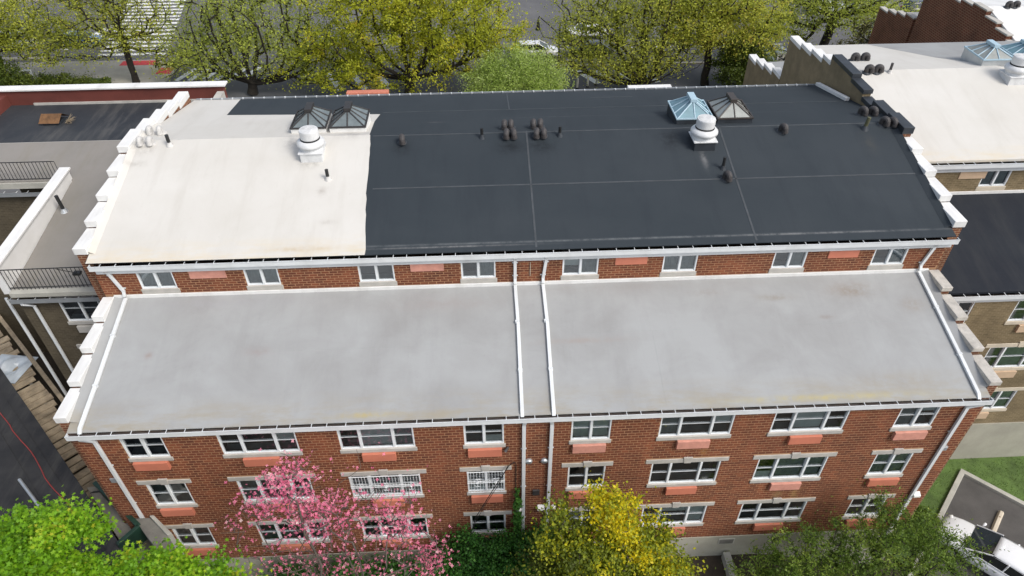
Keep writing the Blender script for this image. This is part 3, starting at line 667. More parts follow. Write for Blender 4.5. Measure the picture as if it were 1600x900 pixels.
for x, y, l in ((14.55, 12.0, 'back left dark vent by the black parapet cap'), (14.95, 11.95, 'back right dark vent touching the black parapet cap'), (14.85, 10.75, 'front left dark vent by the black parapet cap above the white ones'), (15.15, 10.7, 'front right dark vent pressed against the black parapet cap')): goose(x, y, zroof(y), l, rot=.5)
for x, y, l in ((-15.05, 11.9, 'back left white coated vent beside the stepped white parapet'), (-14.62, 11.85, 'back right white coated vent next to the short black pipe'),
                (-14.98, 10.75, 'front left white coated vent beside the stepped white parapet'), (-14.6, 10.75, 'front right white coated vent below the short black pipe')): goose(x, y, zroof(y)+.006, l, 'castpaint', s=.9)
def pipe(x, y, z, h, r, label, mat='black', foot='capblack', tilt=(0, 0)):
    t = thing('vent_pipe', label, 'vent pipe', (x, y, z), 'straight vent pipes on the roofs')
    MB().tube([(x, y, z-.05), (x+tilt[0]*h, y+tilt[1]*h, z+h)], r, 12).build('stack', MT[mat], t)
    MB().lathe([(r*2.4, z-.04), (r*2, z+.02), (r*1.25, z+.14)], x, y, 14, caps=True).build('boot', MT[foot], t)
pipe(-1.54, 10.67, zf(10.67), .42, .06, 'black pipe on the black roof left of the two vent clusters')
pipe(1.58, 10.67, zf(10.67), .4, .06, 'black pipe on the black roof right of the two vent clusters')
pipe(7.71, 8.6, zf(8.6), .5, .06, 'black pipe on the black roof in front of the right fan')
pipe(-7.42, 8.62, zf(8.62), .42, .065, 'black pipe standing alone on the white coated roof', foot='castpaint')
pipe(-13.86, 10.7, zf(10.7), .45, .07, 'short black pipe beside the white coated vents at the left parapet', foot='castpaint')
pipe(14.0, 10.6, zf(10.6), .5, .075, 'mossy green pipe left of the dark vents at the black parapet', 'greenpipe', tilt=(.1, 0))
def fan(x, y, z, label, curb):
    t = thing('roof_fan', label, 'roof fan', (x, y, z), 'mushroom fans on the roofs')
    MB().box(x-.42, x+.42, y-.42, y+.42, z-.2, z+.26).build('curb', MT[curb], t, bevel=.015)
    MB().box(x-.47, x+.47, y-.47, y+.47, z+.262, z+.31).build('base_plate', MT['fan'], t, bevel=.01)
    MB().lathe([(.44, z+.31), (.40, z+.46)], x, y, 32).build('collar', MT['fan'], t, smooth=False)
    MB().lathe([(.36, z+.44), (.49, z+.46), (.54, z+.52), (.53, z+.6), (.45, z+.68), (.36, z+.71)], x, y, 32).build('ring', MT['fan'], t, smooth=True)
    MB().lathe([(.375, z+.70), (.38, z+.74), (.37, z+.76)], x, y, 32).build('band', MT['rubber'], t)
    MB().lathe([(.355, z+.75), (.365, z+.78), (.365, z+1.06), (.35, z+1.10), (.31, z+1.105)], x, y, 32).build('motor_drum', MT['fan'], t, smooth=False)
    MB().lathe([(.3, z+1.10), (.29, z+1.115), (.15, z+1.125)], x, y, 28).build('lid', MT['fangrey'], t)
fan(-8.14, 9.95, zf(9.95), 'white mushroom roof fan standing on the white coated roof', 'fan')
fan(7.2, 10.0, zf(10.0), 'white mushroom roof fan on black legs on the black roof', 'capblack')
def skylight(x0, x1, y0, y1, zc, zbase, label, fr, gl, curbm, apex=.5):
    t = thing('skylight', label, 'skylight', ((x0+x1)/2, (y0+y1)/2, zbase), 'pyramid skylights on the roofs')
    MB().box(x0, x1, y0, y1, zbase-.25, zc).build('curb', MT[curbm], t, bevel=.01)
    xm = (x0+x1)/2; ya, yb_ = (y0+y1)/2-.2, (y0+y1)/2+.3; za = zc+apex
    A = [(x0+.03, y0+.03, zc+.02), (x1-.03, y0+.03, zc+.02), (x1-.03, y1-.03, zc+.02), (x0+.03, y1-.03, zc+.02)]; P, Q = (xm, ya, za), (xm, yb_, za)
    for f in ([A[0], A[1], P], [A[1], A[2], Q, P], [A[2], A[3], Q], [A[3], A[0], P, Q]):
        q = MB(); q.face(f); q.build('pane', MT[gl], t)
    def bar(a, b):
        a, b = Vector(a), Vector(b); MB().tube([a+Vector((0, 0, .015)), b+Vector((0, 0, .015))], .028, 6).build('glazing_bar', MT[fr], t)
    for a, e in ((A[0], P), (A[1], P), (A[2], Q), (A[3], Q)): bar(a, e)
    bar((xm, y0+.03, zc+.02), P)
    for u in (.34, .68):
        for xx in (x0+.03, x1-.03): bar((xx, y0+(y1-y0)*u, zc+.02), (xm, ya+(yb_-ya)*u, za))
    fm = MB(); fm.box(x0-.03, x1+.03, y0-.035, y0+.02, zc+.002, zc+.07); fm.box(x0-.03, x1+.03, y1-.02, y1+.035, zc+.002, zc+.07)
    fm.box(x0-.03, x0+.02, y0+.021, y1-.021, zc+.002, zc+.07); fm.box(x1-.02, x1+.03, y0+.021, y1-.021, zc+.002, zc+.07); fm.build('rim', MT[fr], t, bevel=.008)
    MB().box(xm-.14, xm+.14, ya-.1, yb_+.1, za-.03, za+.12).build('ridge_cap', MT[fr], t, bevel=.012)
skylight(-9.25, -7.85, 11.45, 13.0, 11.42, 11.0, 'dark framed pyramid skylight directly behind the left fan', 'frameblack', 'skyglass', 'capwhite')
skylight(-7.7, -6.25, 11.45, 13.0, 11.42, 11.0, 'dark framed pyramid skylight at the corner of the white coating', 'frameblack', 'skyglass', 'capwhite')
skylight(6.45, 7.95, 11.35, 13.0, 11.45, 11.0, 'pale blue framed pyramid skylight behind the right fan', 'frameblue', 'skyglassblue', 'capblack', .52)
skylight(8.15, 9.6, 11.35, 13.0, 11.42, 11.0, 'bronze framed pyramid skylight with pale glass on the black roof', 'frameumber', 'skyglasspale', 'capblack')

# ------------------------------------------------------------------ khaki neighbour on the right
OX, OY = 29.74, 5.1
N = thing('apartment_building', 'khaki brick apartment block stepped back on the right, white upper roof and black lower roof', 'building', (22.5, OY, -3.8))
NX0, NX1 = 15.76, 29.75; nh = []
for row, (z0, z1) in ROWZ.items():
    for c in (1, 2, 3, 4):
        x0, x1, div = COLS[c]; x0 += OX; x1 += OX; nh.append((x0, x1, z0-.1, z1-.1))
        window(N, x0, x1, z0-.1, z1-.1, OY, div, lint=row != 'A', stone='stone2', look=None)
        a0, a1 = ACX[c]; MB().box(a0+OX, a1+OX, OY-.1, OY+.02, z0-.665, z0-.278).build('sleeve_cover', MT['buffpanel'], N, bevel=.008)
m = MB(); holed_wall(m, 15.28, NX1, -1.13, 6.62, OY, nh); m.build('wall', MT['khaki'], N)
MB().box(15.28, NX1, OY-.05, OY+.3, -4.4, -1.135).build('foundation', MT['foundation'], N)
uh = []
for c in (1, 2, 3, 4):
    x0, x1 = UCOLS[c]; x0 += OX; x1 += OX; uh.append((x0, x1, 8.56, 9.5)); window(N, x0, x1, 8.56, 9.5, OY+UY, PAIR, lint=False, rail=False, sillh=.2, sill=.025, stone='stone2')
for a, b in ((18.57, 19.73), (25.5, 26.6)): MB().box(a, b, OY+UY-.03, OY+UY+.03, 8.985, 9.36).build('sleeve_cover', MT['buffpanel'], N, bevel=.006)
m = MB(); holed_wall(m, NX0, NX1, 8.0, 9.6, OY+UY, uh); m.build('upper_wall', MT['khaki'], N)
MB().box(NX0, NX1, OY+UY-.06, OY+UY-.005, 8.2, 8.35).build('base_flashing', MT['capwhite'], N)
MB().prism([(15.3, OY), (NX1, OY), (NX1, OY+5.06), (15.3, OY+5.06)], lambda x, y: zl(y-OY)-.1, lambda x, y: zl(y-OY)).build('lower_roof', MT['blackroof2'], N)
nr = MB(); nr.prism([(NX0, OY+5.03), (NX1, OY+5.03), (NX1, OY+11), (NX0, OY+11)], lambda x, y: zf(y-OY)-.1, lambda x, y: zf(y-OY))
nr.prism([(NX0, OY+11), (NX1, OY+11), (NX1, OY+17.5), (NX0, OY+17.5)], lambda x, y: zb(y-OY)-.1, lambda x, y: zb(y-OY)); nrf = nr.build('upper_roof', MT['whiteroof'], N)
MB().prism([(19.8, OY+17.49), (21.3, OY+13.5), (23.2, OY+11.02), (NX1-.01, OY+11.02), (NX1-.01, OY+17.49)], lambda x, y: zb(y-OY)-.02, lambda x, y: zb(y-OY)+.006).build('bare_membrane', MT['greyroof'], nrf)
gutter(N, 15.3, NX1, OY-.02, 7.0, 6.55); gutter(N, 15.8, NX1, OY+UY-.05, 9.82, 9.37)
NS = [(13.0, 13.85, 11.12), (13.85, 15.15, 11.42), (15.15, 17.45, 11.6), (17.45, 18.35, 11.26), (18.35, 19.65, 11.02), (19.65, 20.97, 10.82), (20.97, 22.5, 10.63)]
stepcaps(N, 15.36, 15.74, NS, -3.0, 'capwhite', 'stucco', .2, ['capblack']*3+['capwhite']*4)
RS = [(22.55, 23.8, 8.32), (23.8, 25.1, 8.05), (25.1, 26.4, 7.8), (26.4, 27.7, 7.55)]
stepcaps(N, 15.36, 15.74, RS, -3.0, 'capwhite', 'stucco', .2)
MB().prism([(15.72, 22.6), (NX1, 22.6), (NX1, 27.7), (15.72, 27.7)], lambda x, y: 8.2-.235*(y-22.6)-.1, lambda x, y: 8.2-.235*(y-22.6)).build('rear_roof', MT['greyroof'], N)
m = MB(); m.face([(NX0, 22.58, -3), (NX0, 22.58, 9.9), (NX1, 22.58, 9.9), (NX1, 22.58, -3)]); m.face([(NX0, 27.68, -3), (NX0, 27.68, 7), (NX1, 27.68, 7), (NX1, 27.68, -3)]); m.build('rear_wall', MT['khaki'], N)
MB().box(NX1, NX1+.3, OY+.2, 22.5, -3.8, 8.0).build('end_wall', MT['khaki'], N)
downspout('downspout', [(16.1, OY+UY-.2, 9.7), (16.1, OY+UY-.06, 9.4), (16.1, OY+UY-.06, 8.3)], N)
for x, y, l in ((17.0, 18.3, 'back left dark vent on the white roof at right'), (17.5, 18.3, 'back right dark vent on the white roof at right'), (16.5, 15.9, 'front left dark vent on the white roof at right'), (16.95, 15.9, 'front right dark vent on the white roof, beside the pipe')): goose(x, y, zroof(y-OY), l, rot=1.2)
pipe(17.5, 15.9, zf(15.9-OY), .45, .06, 'dark pipe on the white roof at right beside the vents', 'cast', 'castpaint')
skylight(22.2, 23.75, 16.45, 18.1, 11.5, 11.0, 'pale blue pyramid skylight on the white roof of the right building', 'frameblue', 'skyglasspale', 'galv', .42)
skylight(23.9, 25.4, 16.45, 18.1, 11.5, 11.0, 'pale blue pyramid skylight at the right edge behind the neighbour fan', 'frameblue', 'skyglassblue', 'galv', .42)
fan(23.0, 15.2, zf(15.2-OY), 'white mushroom roof fan at the right edge on the neighbouring white roof', 'fan')

# ------------------------------------------------------------------ far building, upper right
F = thing('apartment_building', 'dark umber brick building with a bright white roof, upper right corner', 'building', (36, 22, -3))
FO, FD = 17.5, -1.4
MB().prism([(30.1, FO+4.98), (45, FO+4.98), (45, FO+11), (30.1, FO+11)], lambda x, y: zf(y-FO)+FD-.1, lambda x, y: zf(y-FO)+FD).prism([(30.1, FO+11), (45, FO+11), (45, FO+17.5), (30.1, FO+17.5)], lambda x, y: zb(y-FO)+FD-.1, lambda x, y: zb(y-FO)+FD).build('upper_roof', MT['capwhite'], F)
fs = [(y0+FO, y1+FO, z+FD-.12) for y0, y1, z in US]
stepcaps(F, 29.75, 30.08, fs, -3, 'stone', 'umber', .1)
stepcaps(F, 29.75, 30.08, [(35.0, 36.2, 7.0), (36.2, 37.4, 6.72), (37.4, 38.6, 6.45), (38.6, 39.9, 6.2)], -3, 'stone', 'umber', .12)
MB().prism([(30.1, 35.1), (45, 35.1), (45, 40), (30.1, 40)], lambda x, y: 6.8-.235*(y-35.1)-.1, lambda x, y: 6.8-.235*(y-35.1)).build('rear_roof', MT['greyroof'], F)
m = MB(); m.face([(30, 22.5, -3), (45, 22.5, -3), (45, 22.5, 8.4), (30, 22.5, 8.4)]); m.face([(30.05, 40, -3), (30.05, 40, 5.6), (45, 40, 5.6), (45, 40, -3)]); m.build('wall', MT['umber'], F)
for x, y, l in ((31.3, 28.3, 'left dark vent on the far bright white roof'), (31.75, 28.3, 'right dark vent on the far bright white roof')): goose(x, y, zf(28.3-FO)+FD, l, rot=1.2)
pipe(32.6, 28.3, zf(28.3-FO)+FD, .45, .06, 'dark pipe on the far bright white roof in the corner', 'cast', 'castpaint')

# ------------------------------------------------------------------ left neighbour with the terrace
L = thing('apartment_building', 'shaded khaki brick building at left with a railed grey terrace and a black flat roof', 'building', (-19, 7, -2.5))
def zt(y): return 7.2+.16*(y-7)
m = MB(); lh = [(-18.55, -17.0, 5.42, 6.72)]; holed_wall(m, -20.05, -15.73, -2.5, 6.9, 7.0, lh)
m.face([(-20.05, 13.4, -2.5), (-20.05, 7.0, -2.5), (-20.05, 7.0, 6.9), (-20.05, 13.4, 6.9)]); m.build('wall', MT['khakishade'], L)
window(L, -18.55, -17.0, 5.42, 6.72, 7.0, PAIR, lint=True, stone='stone', look=['', ''])
window(L, -18.5, -17.1, 2.7, 3.95, 6.94, PAIR, lint=True, stone='stone', look=['', ''])
MB().box(-18.3, -17.2, 6.9, 7.02, 4.86, 5.2).build('sleeve_cover', MT['stone'], L, bevel=.008)
ter = MB(); ter.prism([(-20.0, 6.9), (-15.74, 6.9), (-15.74, 16.2), (-20.0, 16.2)], lambda x, y: zt(y)-.3, lambda x, y: zt(y)); ter.prism([(-28, 13.4), (-20.001, 13.4), (-20.001, 16.2), (-28, 16.2)], lambda x, y: zt(y)-.3, lambda x, y: zt(y))
ter.build('terrace_roof', MT['terrace'], L)
MB().prism([(-29, 16.203), (-15.74, 16.203), (-15.74, 20.4), (-29, 20.4)], 8.3, 8.64).build('flat_roof', MT['patchroof'], L)
MB().box(-28, -15.74, 16.15, 16.25, 8.5, 8.66).build('roof_edge_trim', MT['stone'], L)
pb = MB(); pb.box(-30, -14.9, 20.4, 20.7, 7.0, 9.42); pb.box(-30, -25.95, 16.3, 20.39, 8.0, 9.2); pb.build('parapet_wall', MT['oxred'], L)
MB().box(-30, -14.75, 20.3, 20.85, 9.425, 9.52).build('parapet_cap', MT['capwhite'], L, bevel=.015)
MB().box(-24.75, -15.74, 20.33, 20.398, 8.642, 8.76).build('base_flashing', MT['stone'], L)
MB().box(-15.2, -14.85, 19.0, 20.29, 8.5, 9.2).build('parapet_end', MT['stone'], L)
m = MB(); m.face([(-28, 20.68, -3), (-28, 20.68, 9), (-14.9, 20.68, 9), (-14.9, 20.68, -3)]); m.build('rear_wall', MT['khakishade'], L)
dv = MB().hexa([(-20.35, 6.95, 7.0), (-20.05, 6.95, 7.0), (-20.05, 13.5, 8.0), (-20.35, 13.5, 8.0), (-20.35, 6.95, 8.26), (-20.05, 6.95, 8.26), (-20.05, 13.5, 8.68), (-20.35, 13.5, 8.68)]).build('dividing_wall', MT['capwhite'], L)
MB().hexa([(-20.45, 6.9, 8.263), (-19.97, 6.9, 8.263), (-19.97, 13.6, 8.683), (-20.45, 13.6, 8.683), (-20.45, 6.9, 8.36), (-19.97, 6.9, 8.36), (-19.97, 13.6, 8.78), (-20.45, 13.6, 8.78)]).build('coping', MT['capwhite'], dv, bevel=.02)
MB().box(-20.0, -15.74, 6.72, 7.06, 6.98, 7.2).build('terrace_kerb', MT['concrete'], L, bevel=.02)
gutter(L, -20.1, -15.75, 6.9, 6.9, 6.62, 'galv')
downspout('downspout', [(-19.75, 6.75, 6.75), (-19.75, 6.75, 6.6), (-19.45, 6.9, 6.4), (-19.45, 6.9, 3.5), (-19.45, 6.9, -.5)], L)
downspout('downspout', [(-20.6, 7.2, 6.6), (-20.6, 7.2, 3.5), (-20.6, 7.2, 0)], L)
def railing(bld, p0, p1, h, n):
    p0, p1 = Vector(p0), Vector(p1)
    r = MB(); r.tube([p0+Vector((0, 0, h)), p1+Vector((0, 0, h))], .022, 6); r.tube([p0+Vector((0, 0, .1)), p1+Vector((0, 0, .1))], .018, 6)
    ro = r.build('railing', MT['black'], bld)
    pr = MB(); pr.tube([p0+Vector((0, 0, .0)), p0+Vector((0, 0, h))], .013, 5); b0 = pr.build('baluster', MT['black'], ro)
    for i in range(1, n+1): c = b0.copy(); C.objects.link(c); c.parent = ro; c.location = (p1-p0)*(i/n)
    br = MB(); mid = (p0+p1)/2; br.tube([mid+Vector((0, 0, h*.95)), mid+Vector((.15, .75, .12))], .015, 5); br.box(mid.x+.02, mid.x+.3, mid.y+.65, mid.y+.85, mid.z+.05, mid.z+.17); br.build('brace', MT['black'], ro)
railing(L, (-20.0, 6.95, 7.2), (-15.8, 6.95, 7.25), .98, 27)
railing(L, (-27, 13.5, 8.18), (-20.5, 13.5, 8.18), .95, 40)
m = MB(); m.face([(-28, 13.45, -2.5), (-20.05, 13.45, -2.5), (-20.05, 13.45, 7.6), (-28, 13.45, 7.6)]); m.build('set_back_wall', MT['khakishade'], L)
gutter(L, -28, -20.4, 13.4, 7.75, 7.45, 'galv')
MB().box(-28, -20.4, 13.3, 13.6, 7.9, 8.17).build('terrace_kerb', MT['concrete'], L)
hz = 8.64; H = thing('roof_hatch', 'rusty brown peaked metal hood on the black flat roof at left', 'roof hatch', (-22.9, 18.3, hz))
m = MB(); m.face([(-23.4, 17.95, hz+.12), (-22.4, 17.95, hz+.12), (-22.3, 18.35, hz+.46), (-23.3, 18.35, hz+.46)]); m.face([(-22.3, 18.35, hz+.46), (-22.2, 18.8, hz+.12), (-23.2, 18.8, hz+.12), (-23.3, 18.35, hz+.46)])
m.build('hood', MT['rust'], H); MB().box(-23.25, -22.4, 18.05, 18.7, hz-.02, hz+.1).build('curb', MT['capblack'], H)
m = MB()
for i in range(40):
    a = random.uniform(-1.2, 1.2); m.tube([(-22.2, 18.3+random.uniform(-.2, .2), hz+.05), (-22.2+random.uniform(.15, .5)*math.cos(a), 18.3+.5*math.sin(a), hz+random.uniform(.05, .3))], .008, 3)
tag(m.build('weeds', MT['wood'], H))
pipe(-19.6, 11.35, zt(11.35), .75, .075, 'tall black leaning pipe on the grey terrace beside the white wall', 'black', 'galv', (-.12, .1))

# ------------------------------------------------------------------ boardwalk, shed roof and ramp at lower left
bw0, bw1 = Vector((-29.0, 15.0)), Vector((-16.9, 2.7)); bd = (bw1-bw0).normalized(); bn = Vector((bd.y, -bd.x))
D = thing('boardwalk', 'weathered plank boardwalk running along the alley beside the brick corner', 'boardwalk', (-21, 5, -2.4))
Ltot = (bw1-bw0).length; s = 0
while s < Ltot:
    wd = random.uniform(.34, .44); c = bw0+bd*(s+wd/2); l0, l1 = random.uniform(-.12, .1), random.uniform(3.6, 3.85); sk = random.uniform(-.03, .03)
    p = [c+bn*l0-bd*(wd/2-.02-sk), c+bn*l0+bd*(wd/2-.02+sk), c+bn*l1+bd*(wd/2-.02-sk), c+bn*l1-bd*(wd/2-.02+sk)]
    z = .30+random.uniform(-.015, .02)
    MB().prism([(q.x, q.y) for q in (p[0], p[3], p[2], p[1])], z-.06, z).build('plank', MT['wood'], D); s += wd+random.choice((.02, .03, .05, .12))
m = MB(); 
for off in (.3, 2.0, 3.4):
    a, b = bw0+bn*off, bw1+bn*off; q = bn*.06; m.prism([tuple(a-q), tuple(b-q), tuple(b+q), tuple(a+q)][::-1], -.1, .225)
m.build('joists', MT['darkconcrete'], D)
m = MB(); 
for off in (-.3,):
    a, b = bw0+bn*off, bw1+bn*off; q = bn*.09; m.prism([tuple(a-q), tuple(a+q), tuple(b+q), tuple(b-q)], .2, .5)
m.build('edge_beam', MT['wood'], D)
m = MB()
for i in range(8):
    for off in (.3, 3.4): c = bw0+bd*(i*2.4+.3)+bn*off; m.box(c.x-.06, c.x+.06, c.y-.06, c.y+.06, -2.5, -.1)
m.build('posts', MT['wood'], D)
S = thing('shed', 'long low shed with a black membrane roof and a red hose line, lower left', 'shed', (-20, 1, -2.5))
sp = [(-24.6, 9.2), (-20.24, 4.75), (-16.82, 1.18), (-13.2, -2.6), (-13.2, -4.5), (-34, -4.5), (-34, 9.2)][::-1]
MB().prism(sp, lambda x, y: 1.72, lambda x, y: 1.9+.02*math.sin(x*2)).build('roof', MT['shedroof'], S)
MB().prism([(-24.7, 8.9), (-34, 8.9), (-34, -4.4), (-13.5, -4.4), (-13.6, -2.7), (-17.1, 1.0), (-20.5, 4.6)], -2.5, 1.715).build('wall', MT['capblack'], S)
for k_ in range(4):
    o = (.35, .9, 1.9, 3.0)[k_]; MB().prism([(-24.5-o, 9.1-o), (-24.46-o, 9.14-o), (-13.2-o, -2.56-o), (-13.24-o, -2.6-o)][::-1], 1.88, 1.928).build('roof_seam', MT['shedroof'], S)
hose = MB(); hp = [Vector(q) for q in ((-24.5, 7.3, 1.95), (-22.13, 5.43, 1.95), (-20.98, 4.27, 1.95), (-19.25, 2.63, 1.95), (-17.41, .78, 1.95), (-16.3, -.4, 1.95))]
hq = [a.lerp(b, k/6)+Vector((.05*math.sin(5*(i+k/6))+random.uniform(-.015, .015), .05*math.sin(3.3*(i+k/6)), 0)) for i, (a, b) in enumerate(zip(hp, hp[1:])) for k in range(6)]
hose.tube(hq, .02, 6)
tag(hose.build('hose', MT['hosere' 'd']), 'thin red hose lying along the black shed roof', 'hose')
MB_ = MB(); MB_.tube([(-19.6, 1.9, 1.98), (-17.4, -.15, 1.98)], .06, 8); tag(MB_.build('metal_pole', MT['galv']), 'grey metal pole lying on the black shed roof', 'pole')
ps = MB(); nq = 14
for j in range(nq+1):
    for i in range(nq+1):
        u, v = i/nq, j/nq; ps.v.append((-25.6+1.9*u+.3*v, 8.75+1.7*v-.3*u, .36+.16*abs(math.sin(u*7+v*3))*(math.sin(math.pi*u)*math.sin(math.pi*v))**.5+.16*math.sin(u*11-v*5)*math.sin(math.pi*u)*math.sin(math.pi*v)+.02))
for j in range(nq):
    for i in range(nq): a = j*(nq+1)+i; ps.f.append((a, a+1, a+nq+2, a+nq+1)); ps.m.append(0); ps.t.append(0)
o = ps.build('plastic_sheet', MT['plastic'], smooth=False); tag(o, 'crumpled pale blue plastic sheet lying on the boardwalk planks', 'plastic sheet')
sol = o.modifiers.new('thick', 'SOLIDIFY'); sol.thickness = .012
# ramp and green bin enclosure next to the brick corner
rmp = MB(); rmp.prism([(-17.35, 1.9), (-15.32, -.32), (-14.95, -.75), (-14.4, -.1), (-15.35, .7), (-16.75, 2.0)], -2.5, 1.3)
struct(rmp, 'ramp', MT['darkconcrete'], bevel=.02)
struct(MB().prism([(-17.1, 1.62), (-17.0, 1.7), (-16.4, 1.75), (-16.5, 1.66)][::-1], 1.28, 1.325), 'ramp_joint', MT['rubber'])
RB = thing('ramp_guard', 'dark green steel guard around the concrete ramp at the brick corner', 'guard', (-15.4, .4, 1.3))
for p0, p1 in (((-16.55, 1.5), (-14.22, -.42)), ((-14.22, -.42), (-14.72, -1.12))):
    a, b = Vector(p0), Vector(p1); d = (b-a).normalized(); q = Vector((-d.y, d.x))*.03
    MB().prism([tuple(a-q), tuple(b-q), tuple(b+q), tuple(a+q)], 1.3, 2.1).build('panel', MT['green'], RB)
    q = Vector((-d.y, d.x))*.075; MB().prism([tuple(a-q), tuple(b-q), tuple(b+q), tuple(a+q)], 2.102, 2.2).build('top_rail', MT['green'], RB, bevel=.01)
struct(MB().prism([(-14.5, -.1), (-13.95, -.1), (-13.05, -.86), (-13.4, -1.25), (-14.0, -.65)][::-1], -2.5, 2.15), 'retaining_wall', MT['darkconcrete'], bevel=.02)
struct(MB().prism([(-13.95, -.08), (-13.8, -.06), (-12.9, -.82), (-13.04, -.9)][::-1], -2.5, 2.25), 'retaining_wall', MT['concrete'], bevel=.02)

# ------------------------------------------------------------------ front garden, right car park
def P45(u, v):   # car park axes: u along the long kerb (down right), v across (down left); origin at the kerb corner
    c = math.sqrt(.5); return (20.85 + (u - v)*c, 4.1 + (-u - v)*c)
struct(MB().prism([P45(0, 0), P45(0, 8), P45(40, 8), P45(40, 0)][::-1], -3.83, -3.775), 'car_park', MT['lot'])
struct(MB().prism([P45(-.22, -.22), P45(-.22, 8), P45(0, 8), P45(0, 0), P45(40, 0), P45(40, -.22)][::-1], -3.9, -3.62), 'kerb', MT['concrete'], bevel=.02)
lawn = MB()
lx = np.linspace(13.5, 34, 24); ly = np.linspace(-8, 5.04, 18)
def inlot(x, y):
    u = ((x-20.85)-(y-4.1))*math.sqrt(.5); v = (-(x-20.85)-(y-4.1))*math.sqrt(.5); return u > -.2 and v > -.2
lawn.prism([(15.35, 5.04), (15.35, 2.0), P45(-.23, 7.0), P45(-.23, -.23), P45(20, -.23), (34, 5.04)], -3.86, -3.765)
struct(lawn, 'lawn', MT['turf'])
WS = thing('wheel_stop', 'worn concrete wheel stop on the asphalt right of the white car', 'wheel stop', (*P45(1.9, 2.2), -3.775))
m = MB(); a, b = P45(1.75, .95), P45(1.75, 3.1); a2, b2 = P45(2.0, .95), P45(2.0, 3.1)
m.hexa([(*a, -3.775), (*a2, -3.775), (*b2, -3.775), (*b, -3.775), (*P45(1.81, 1.0), -3.62), (*P45(1.94, 1.0), -3.62), (*P45(1.94, 3.05), -3.62), (*P45(1.81, 3.05), -3.62)]); m.build('block', MT['stone2'], WS, bevel=.02)
m = MB()
for q in (1.4, 2.6): c = P45(1.875, q); m.lathe([(.03, -3.63), (.03, -3.612)], *c, 10)
m.build('anchor_bolts', MT['rust'], WS)
def blades(n, xr, yr, ok, h, name, lab, mat):
    X = rng.uniform(*xr, n); Y = rng.uniform(*yr, n); k = [i for i in range(n) if ok(X[i], Y[i])]
    X, Y = X[k], Y[k]; n = len(k); A = rng.uniform(0, 6.28, n); Hh = rng.uniform(.5, 1, n)*h; W = .012
    V = np.zeros((n, 3, 3)); Z = np.array([max(gz(x, y), -3.77) for x, y in zip(X, Y)])
    V[:, 0] = np.stack([X-np.cos(A)*W, Y-np.sin(A)*W, Z-.01], 1); V[:, 1] = np.stack([X+np.cos(A)*W, Y+np.sin(A)*W, Z-.01], 1)
    V[:, 2] = np.stack([X+rng.normal(0, .05, n), Y+rng.normal(0, .05, n), Z+Hh], 1)
    me = fastmesh(name, V.reshape(-1, 3), np.arange(n*3).reshape(-1, 3), rng.uniform(0, 1, n)); me.materials.append(mat)
    o = bpy.data.objects.new(name, me); C.objects.link(o); tag(o, lab, 'grass', kind='stuff')
def fastmesh(name, V, Fc, tone=None):
    me = bpy.data.meshes.new(name); k = Fc.shape[1]
    me.vertices.add(len(V)); me.vertices.foreach_set('co', np.ascontiguousarray(V, dtype=np.float32).ravel())
    me.loops.add(Fc.size); me.loops.foreach_set('vertex_index', np.ascontiguousarray(Fc, dtype=np.int32).ravel())
    me.polygons.add(len(Fc)); me.polygons.foreach_set('loop_start', np.arange(len(Fc), dtype=np.int32)*k)
    me.update(calc_edges=True)
    if tone is not None: me.attributes.new('tone', 'FLOAT', 'FACE').data.foreach_set('value', np.ascontiguousarray(tone, dtype=np.float32))
    return me
LM = dict(
    grass=leaf_mat('grass blades', [(0, (.07, .13, .022)), (.6, (.13, .23, .04)), (1, (.2, .26, .06))], .35),
    maple=leaf_mat('bright maple leaf', [(0, (.07, .17, .008)), (.5, (.17, .37, .012)), (.85, (.3, .5, .02)), (1, (.42, .46, .03))], .4),
    sparse=leaf_mat('young olive leaf', [(0, (.26, .3, .04)), (.5, (.46, .5, .07)), (.85, (.58, .6, .09)), (1, (.6, .48, .08))], .5),
    sparsegreen=leaf_mat('young green leaf', [(0, (.27, .33, .05)), (.5, (.46, .53, .09)), (1, (.6, .65, .12))], .5),
    yellow=leaf_mat('yellow spring leaf', [(0, (.25, .29, .02)), (.45, (.48, .52, .04)), (.85, (.62, .6, .05)), (1, (.64, .48, .06))], .5),
    gold=leaf_mat('golden leaf', [(0, (.085, .115, .018)), (.5, (.21, .26, .024)), (.75, (.4, .42, .02)), (1, (.74, .6, .014))], .4),
    lime=leaf_mat('lime willow leaf', [(0, (.24, .34, .06)), (.5, (.42, .55, .12)), (1, (.6, .7, .3))], .45),
    ivy=leaf_mat('dark ivy leaf', [(0, (.02, .065, .011)), (.5, (.05, .165, .026)), (1, (.11, .27, .04))], .3),
    feather=leaf_mat('feathery shrub leaf', [(0, (.055, .1, .018)), (.5, (.14, .23, .035)), (.9, (.25, .35, .05)), (1, (.32, .4, .07))], .45),
    hedge=leaf_mat('hedge leaf', [(0, (.04, .065, .01)), (.5, (.085, .125, .016)), (1, (.17, .21, .028))], .3),
    dusky=leaf_mat('dusky shrub leaf', [(0, (.05, .05, .017)), (.5, (.1, .095, .028)), (1, (.19, .175, .055))], .25),
    pink=leaf_mat('pink petal', [(0, (.8, .16, .3)), (.5, (.92, .28, .42)), (.8, (.92, .42, .5)), (1, (.96, .76, .7))], .4),
)
